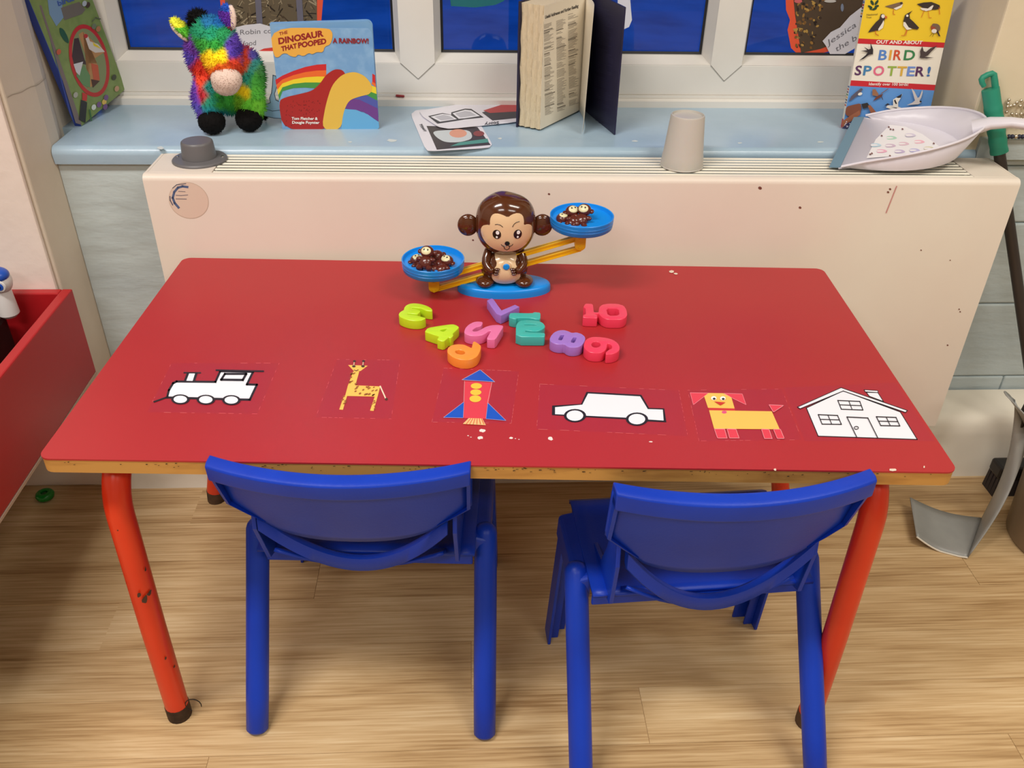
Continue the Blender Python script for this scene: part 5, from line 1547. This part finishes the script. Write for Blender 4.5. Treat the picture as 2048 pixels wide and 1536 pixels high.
paper('paper_label', 'white handwritten label below the twig photo on left pane', [(458, 58), (490, 50), (520, 47), (552, 56), (552, 107), (500, 106), (478, 100)], (214, 212, 218), depth=0.0025, art=robin)
def leaves(a):
    a.poly((78, 62, 46), [(1583, -40), (1735, -40), (1735, 58), (1690, 80), (1640, 98), (1602, 106), (1590, 30)])
    for _ in range(150):
        x = random.uniform(1590, 1652); y = random.uniform(-35, 96)
        if x > 1640-(y-40)*0.3: continue
        a.ell(random.choice([(150, 110, 50), (120, 84, 40), (60, 42, 30), (176, 140, 70), (40, 30, 22)]), x, y, random.uniform(2, 5), random.uniform(1, 3), random.random()*3, 7); a.z -= a.dz*0.9
    a.ell((190, 186, 180), 1660, 2, 12, 3).ell((120, 130, 150), 1684, 15, 3, 8).ell((200, 96, 100), 1596, 2, 8, 4)
paper('window_photo', 'orange bordered photo of leaves stuck to the right pane', [(1570, -45), (1745, -45), (1740, 78), (1690, 96), (1640, 107), (1598, 111), (1582, 96), (1575, 60), (1580, 40), (1572, 20)], (222, 82, 48), art=leaves)
def jess(a):
    a.text((110, 108, 116), 'Jessica m', (1655, 92), (1735, 38), (-2, -11), 0.0).text((110, 108, 116), 'the bird', (1672, 104), (1736, 66), (-2, -11), 0.0)
paper('paper_label', 'white handwritten label with a name beside the bird guide', [(1645, 82), (1662, 64), (1680, 55), (1700, 32), (1722, 15), (1745, 12), (1745, 88), (1714, 94), (1690, 108), (1660, 108), (1652, 92)], (216, 214, 222), depth=0.0025, art=jess)
paper('paper_label', 'white rounded paper scrap on the middle pane behind open book', [(1236, -20), (1259, -20), (1262, 20), (1264, 40), (1258, 54), (1244, 60), (1234, 55)], (220, 220, 230), depth=0.0005)
paper('paper_label', 'flat teal shape at the top of the middle pane', [(898, -20), (1010, -20), (1008, 2), (990, 10), (950, 15), (902, 12)], (14, 104, 112), depth=0.0005)  # flat teal shape laid over the pane

# ================================================================== white dustpan on the radiator
L0 = Vector((0.588, 0.338, 0.6760)); L1_ = Vector((0.700, 0.535, 0.7060))
dp = thing('dustpan', 'white plastic dustpan with pastel stickers lying on the radiator', 'dustpan', tuple(L0))
M_PAN = mat('lavender_white_plastic', (222, 218, 228), 0.33, 0.5)
e2 = (L1_-L0).normalized(); O_ = (L0+L1_)/2
HE = at(2048, 300, z=0.700)
e1_ = (HE-O_); e1_ = (e1_-e2*e1_.dot(e2)*0.35).normalized()
e3 = e1_.cross(e2).normalized()
if e3.z < 0: e3 = -e3
K = lambda a, b, c: O_ + e1_*a + e2*b + e3*c
hwL = (L1_-L0).length/2
NP = 28
rimb = []; rimt = []
for i in range(NP+1):
    th = -pi/2 + pi*i/NP
    cs, sn = max(0.0, cos(th)), sin(th)
    rimb.append(K(0.018+0.165*cs**0.75, hwL*0.94*sn, 0.0005))
    rimt.append(K(0.004+0.205*cs**0.8, hwL*1.0*sn, 0.004+0.050*cs**0.65))
fm = MB()
n = NP+1
for i in range(NP):
    fm.add([rimb[i], rimb[i+1], rimt[i+1], rimt[i]], [(0, 1, 2, 3)], M_PAN)
lip = [K(0.0, -hwL+2*hwL*i/NP, 0.0) for i in range(NP+1)]
fm.v += []; 
# floor: strips from the lip to the far curve
for i in range(NP):
    fm.add([lip[i], lip[i+1], rimb[i+1], rimb[i]], [(0, 1, 2, 3)], M_PAN)
pan_o = fm.build('pan', dp, smooth=50, solid=-0.0022)
MB().tube(rimt, 0.0024, 8, M_PAN).build('rolled_rim', dp, smooth=60)
MB().hexa([K(-0.016, -hwL*0.98, -0.001), K(0.002, -hwL*0.98, 0.0002), K(0.002, hwL*0.98, 0.0002), K(-0.016, hwL*0.98, -0.001), K(-0.016, -hwL*0.98, 0.0), K(0.002, -hwL*0.98, 0.0022), K(0.002, hwL*0.98, 0.0022), K(-0.016, hwL*0.98, 0.0)], mat('blue_grey_rubber', (110, 142, 162), 0.6)).build('rubber_lip', dp, smooth=0)
# handle: flattened arch running off to the right
hpth = [K(0.190, 0.0, 0.044), K(0.215, -0.002, 0.055), K(0.245, -0.004, 0.060), K(0.29, -0.006, 0.058), K(0.345, -0.008, 0.052), K(0.385, -0.010, 0.046), K(0.395, -0.010, 0.044)]
MB().tube(hpth, [0.020, 0.016, 0.0135, 0.014, 0.0155, 0.015, 0.009], 18, M_PAN, flat=(1.15, 0.62)).build('handle', dp, smooth=60)
# sticker sheet on the floor of the pan
stp = Plane(K(0.1, 0, 0.0018), e3)
a = Art(stp, Crop(1600, 0, 4.571), 0.0008)
a.poly((236, 234, 238), [(606, 1450), (690, 1280), (820, 1145), (960, 1160), (1120, 1230), (1270, 1340), (1150, 1395), (880, 1430)])
for (x, y, c_) in ((838, 1265, (170, 214, 190)), (1092, 1302, (236, 180, 196)), (950, 1320, (222, 190, 206)), (828, 1338, (206, 184, 206)), (748, 1388, (236, 176, 200)), (912, 1392, (196, 180, 214)), (1048, 1382, (190, 186, 226)), (694, 1335, (190, 218, 234)), (1180, 1365, (214, 208, 180)), (1010, 1245, (214, 206, 226))):
    a.poly(c_, chaikin([(x-50, y-16), (x+20, y-18), (x+54, y+2), (x+20, y+14), (x-46, y+16)], 2))
    a.poly((240, 236, 240), chaikin([(x-50, y-8), (x, y-8), (x+20, y), (x, y+5), (x-48, y+7)], 1))
for (x, y) in ((810, 1170), (826, 1190), (745, 1250), (640, 1420), (655, 1412), (850, 1195), (935, 1190), (1220, 1322), (820, 1436)):
    a.ell((120, 74, 70), x, y, 10, 7, 0.5, 7)
a.build('sticker_print', pan_o)

# ================================================================== broom leaning behind the radiator end
bt0, bt1 = Vector((1.140, 0.262, 0.045)), Vector((0.857, 0.413, 0.792))
bd = (bt1-bt0).normalized()
br = thing('broom', 'black pole broom with green grip leaning behind the radiator end', 'broom', (1.12, 0.275, 0))
MB().tube([bt0, bt1-bd*0.055], 0.0098, 16, mat('black_pole', (54, 46, 42), 0.4)).build('pole', br)
M_GRIP = mat('green_grip', (36, 142, 116), 0.5)
gp_ = []; gr_ = []
for i in range(25):
    t = i/24; gp_.append(bt1-bd*0.115+bd*(0.115*t)); gr_.append(0.0142+0.0007*(1 if (i % 4) < 2 and i < 20 else 0))
gh = MB().tube(gp_, gr_, 18, M_GRIP).build('grip', br, smooth=40)
ax = Vector((1, 0, 0)); ax = (ax-bd*ax.dot(bd)).normalized()
hk = [bt1-bd*0.004+ax*0.0085, bt1+bd*0.010+ax*0.0088, bt1+bd*0.022+ax*0.0088, bt1+bd*0.0245+ax*0.0065, bt1+bd*0.025-ax*0.002, bt1+bd*0.0235-ax*0.0105, bt1+bd*0.0215-ax*0.0125, bt1+bd*0.015-ax*0.0125, bt1+bd*0.008-ax*0.010]
MB().tube(hk, [0.0058, 0.0056, 0.0054, 0.005, 0.005, 0.005, 0.005, 0.0045, 0.004], 12, M_GRIP).build('hook', gh, smooth=60)
hdb = MB().box((1.035, 0.252, 0.045), (1.185, 0.294, 0.075), M_BLACK).build('head', br, smooth=0, bevel=0.006)
bz_ = MB()
for i in range(16):
    for j in range(4):
        x = 1.040+i*0.0092; y = 0.257+j*0.0105
        bz_.add([(x, y, 0.046), (x+0.006, y, 0.046), (x+0.006, y+0.006, 0.046), (x, y+0.006, 0.046), (x-0.002, y-0.003, 0.001), (x+0.007, y-0.003, 0.001), (x+0.007, y+0.007, 0.001), (x-0.002, y+0.007, 0.001)], [(0, 1, 2, 3), (4, 5, 6, 7), (0, 1, 5, 4), (1, 2, 6, 5), (2, 3, 7, 6), (3, 0, 4, 7)], mat('bristle', (44, 36, 34), 0.8))
o = bz_.build('bristles', hdb, smooth=0); o['kind'] = 'stuff'

# ================================================================== grey scoop and bin at the right edge
M_SCOOP = mat('grey_sheet', (150, 150, 146), 0.38, 0.5, (136, 136, 132), 12)
A_, B_, C_, D_ = at(1820, 995, z=0.030), at(1833, 1073, z=0.022), at(1935, 1115, z=0.004), at(1964, 1036, z=0.004)
E_, F_ = at(2062, 880, z=0.20), at(2050, 800, z=0.285)
E2_, F2_ = at(2075, 820, z=0.30), at(2030, 770, z=0.34)
scp = thing('long_dustpan', 'grey upright long-handled dustpan standing in front of the bin', 'dustpan', tuple(C_))
def scoopf(u, v):
    p = A_.lerp(D_, u).lerp(B_.lerp(C_, u), v)
    p.z -= 0.014*sin(pi*u)*(0.8)
    p.z = max(p.z, 0.0016)
    return p
so = MB().grid(scoopf, 14, 6, M_SCOOP).build('blade', scp, smooth=60, solid=-0.002)
MB().tube([scoopf(i/12, 1.0)+Vector((0, -0.0005, 0)) for i in range(13)], 0.0017, 8, mat('pale_edge', (226, 220, 206), 0.5)).build('blade_edge', so)
def strapf(u, v):
    # v 0 bottom fold .. 1 top
    a0, a1 = C_, D_
    w0, w1 = at(2058, 870, z=0.22), at(2030, 800, z=0.30)
    bz1 = a0.lerp(w0, v); bz2 = a1.lerp(w1, v)
    p = bz1.lerp(bz2, u)
    p.x += 0.018*sin(pi*v)
    return p
MB().grid(strapf, 6, 16, M_SCOOP).build('back_plate', scp, smooth=60, solid=-0.0022)
w0, w1 = at(2058, 870, z=0.22), at(2030, 800, z=0.30)
def flare(u, v):
    p = w0.lerp(w1, u)
    q = at(2070, 850, z=0.30).lerp(at(2012, 790, z=0.335), u)
    r = p.lerp(q, v); r.y += 0.02*sin(pi*v)*u
    return r
MB().grid(flare, 6, 8, M_SCOOP).build('top_flare', scp, smooth=60, solid=-0.0022)
MB().tube([w0.lerp(w1, 0.5)+Vector((0.002, 0.004, -0.02)), w0.lerp(w1, 0.5)+Vector((0.06, 0.03, 0.30))], 0.009, 12, M_BLACK).build('handle', scp)

bn = thing('bin', 'brown tapered bin at the right edge behind the grey dustpan', 'bin', (1.120, 0.118, 0))
M_BIN = mat('taupe_plastic', (128, 108, 84), 0.45, 0.4)
MB().lathe([(0.106, 0.0), (0.110, 0.004), (0.125, 0.235), (0.122, 0.235), (0.107, 0.008), (0.0, 0.006)], (1.120, 0.118, 0), 48, M_BIN).build('bin_wall', bn, smooth=40)
MB().lathe([(0.1245, 0.230), (0.130, 0.232), (0.130, 0.242), (0.122, 0.242), (0.121, 0.234)], (1.120, 0.118, 0), 48, M_BIN).build('bin_rim', bn, smooth=40)

# ================================================================== bead garland on the right wall ledge
gd = thing('bead_garland', 'silver and dark bead garland hanging on the wall at the right', 'garland', (1.0, 0.42, 0.71))
M_SILV = mat('silver_bead', (214, 206, 190), 0.2, metal=0.9); M_DKB = mat('dark_bead', (40, 44, 66), 0.25)
random.seed(2)
g1 = MB(); g2_ = MB()
for (v, n0_, jit) in ((203, 8, 4), (213, 9, 3), (226, 10, 3), (238, 11, 3), (247, 12, 2)):
    for k in range(n0_):
        u = 2012 + k*9.5 + random.uniform(-jit, jit); vv = v + random.uniform(-jit, jit)
        if u > 2110: continue
        p = at(u, vv, y=0.4225); p.z = max(p.z, 0.7085)
        g1.ell(p, 0.0032, M_SILV, None, 8, 6)
for k in range(20):
    p = at(2018+k*7, 251, y=0.414); p.z = 0.7085
    (g2_ if k % 3 else g1).ell(p, 0.0042, M_DKB if k % 3 else M_SILV, None, 8, 6)
o = g1.build('silver_beads', gd); o['kind'] = 'stuff'
o = g2_.build('dark_beads', gd); o['kind'] = 'stuff'

# ================================================================== red storage box on legs, toy and bead
xR = at(145, 577, y=0.334).x
zt_ = at(145, 577, y=0.334).z; zbx = at(195, 742, y=0.334).z
yb_ = 0.3335; yf_ = -0.42; xLb = -1.50; tb = 0.018
bxo = thing('storage_box', 'red open storage box on legs at the left edge', 'box', (-1.1, 0.0, 0))
def pnl(nm, a, b, m=M_BOXRED, bev=0.0025): return MB().box(a, b, m).build(nm, bxo, smooth=0, bevel=bev)
pnl('end_panel', (xR-tb, yf_, zbx), (xR, yb_, zt_))
pnl('end_panel', (xLb, yf_, zbx), (xLb+tb, yb_, zt_))
pnl('back_panel', (xLb+tb, yb_-tb, zbx), (xR-tb, yb_, zt_))
pnl('front_panel', (xLb+tb, yf_, zbx), (xR-tb, yf_+tb, zt_))
pnl('bottom_panel', (xLb+tb, yf_+tb, zbx), (xR-tb, yb_-tb, zbx+0.012), mat('interior_shade', (30, 22, 22), 0.7))  # near-black bottom: shade inside the box put into the colour
MB().box((xR-tb+0.001, yf_+0.001, zbx-0.005), (xR+0.001, yb_-0.001, zbx-0.0002), mat('raw_edge', (196, 176, 156), 0.7)).build('edge_strip', bxo, smooth=0)
for x in (-1.12, xLb+0.02):
    for y in (yf_+0.02, yb_-0.06): MB().box((x, y, 0), (x+0.04, y+0.04, zbx-0.0002), M_BOXRED).build('leg', bxo, smooth=0)
# a dark tub added to give the box its shaded inside
tb_ = thing('shade_filler', 'black tub added for the shade inside the red storage box', 'tub', (-0.98, 0.1, zbx+0.013))
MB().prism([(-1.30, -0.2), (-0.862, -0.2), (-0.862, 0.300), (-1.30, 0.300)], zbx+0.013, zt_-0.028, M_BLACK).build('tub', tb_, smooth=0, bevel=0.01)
# white toy with a blue eye, half out of the frame
tq = at(4, 562, y=0.285)
ty = thing('robot_toy', 'white toy with a blue ring eye in the red storage box', 'toy', (tq.x-0.006, 0.285, zt_-0.0275))
M_TOY = mat('toy_white', (214, 212, 210), 0.35); M_TBL = mat('toy_blue', (30, 80, 180), 0.3)
MB().ell((tq.x-0.006, 0.285, tq.z), (0.022, 0.020, 0.024), M_TOY, None, 24, 16).build('head', ty)
MB().lathe([(0.012, zt_-0.0275), (0.017, zt_-0.022), (0.015, tq.z-0.018), (0.012, tq.z-0.010)], (tq.x-0.006, 0.285, 0), 20, M_TOY).build('body', ty)
eyc = Vector((tq.x+0.004, 0.2665, tq.z-0.001))
for nm, r_, m_, off in (('eye_ring', 0.0105, M_TOY, 0.0), ('eye', 0.0072, M_TBL, 0.0012), ('pupil', 0.0035, mat('toy_dark_blue', (20, 30, 90), 0.3), 0.0022)):
    MB().lathe([(r_, 0), (r_*0.9, 0.002), (0, 0.0026)], (0, 0, 0), 20, m_, lambda v: (eyc.x+v.x, eyc.y-off-v.z, eyc.z+v.y)).build(nm, ty)
MB().ell((tq.x-0.006, 0.283, tq.z+0.012), (0.0215, 0.0196, 0.0135), M_TBL, None, 20, 12).build('cap', ty)
# green bead on the floor
gb = at(92, 996, z=0.0)
gbo = thing('green_ring', 'green plastic ring lying on the floor by the red box', 'toy', (gb.x, gb.y, 0))
M_GRN = mat('green_plastic', (20, 130, 40), 0.25, 0.5)
MB().lathe([(0.010, 0.0), (0.0165, 0.003), (0.0180, 0.009), (0.0155, 0.014), (0.0095, 0.0165), (0.0065, 0.015), (0.006, 0.006), (0.0, 0.006)], gb, 28, M_GRN).build('ring', gbo, smooth=60)
MB().lathe([(0.0062, 0.0055), (0.0058, 0.012), (0.003, 0.0135), (0.0, 0.0135)], gb, 18, mat('dark_green', (8, 84, 26), 0.3)).build('centre', gbo)
# white wedge of boxing at the foot of the pier
wq = at(207, 970, z=0)
o = MB().prism([(wq.x-0.05, 0.3445), (wq.x-0.05, wq.y+0.004), (wq.x, wq.y), (wq.x+0.004, 0.3445)], 0, 0.11, M_PLINTH).build('trim_3', None, smooth=0)
tag(o, 'white pipe boxing at the foot of the left pier', None, None, 'structure')
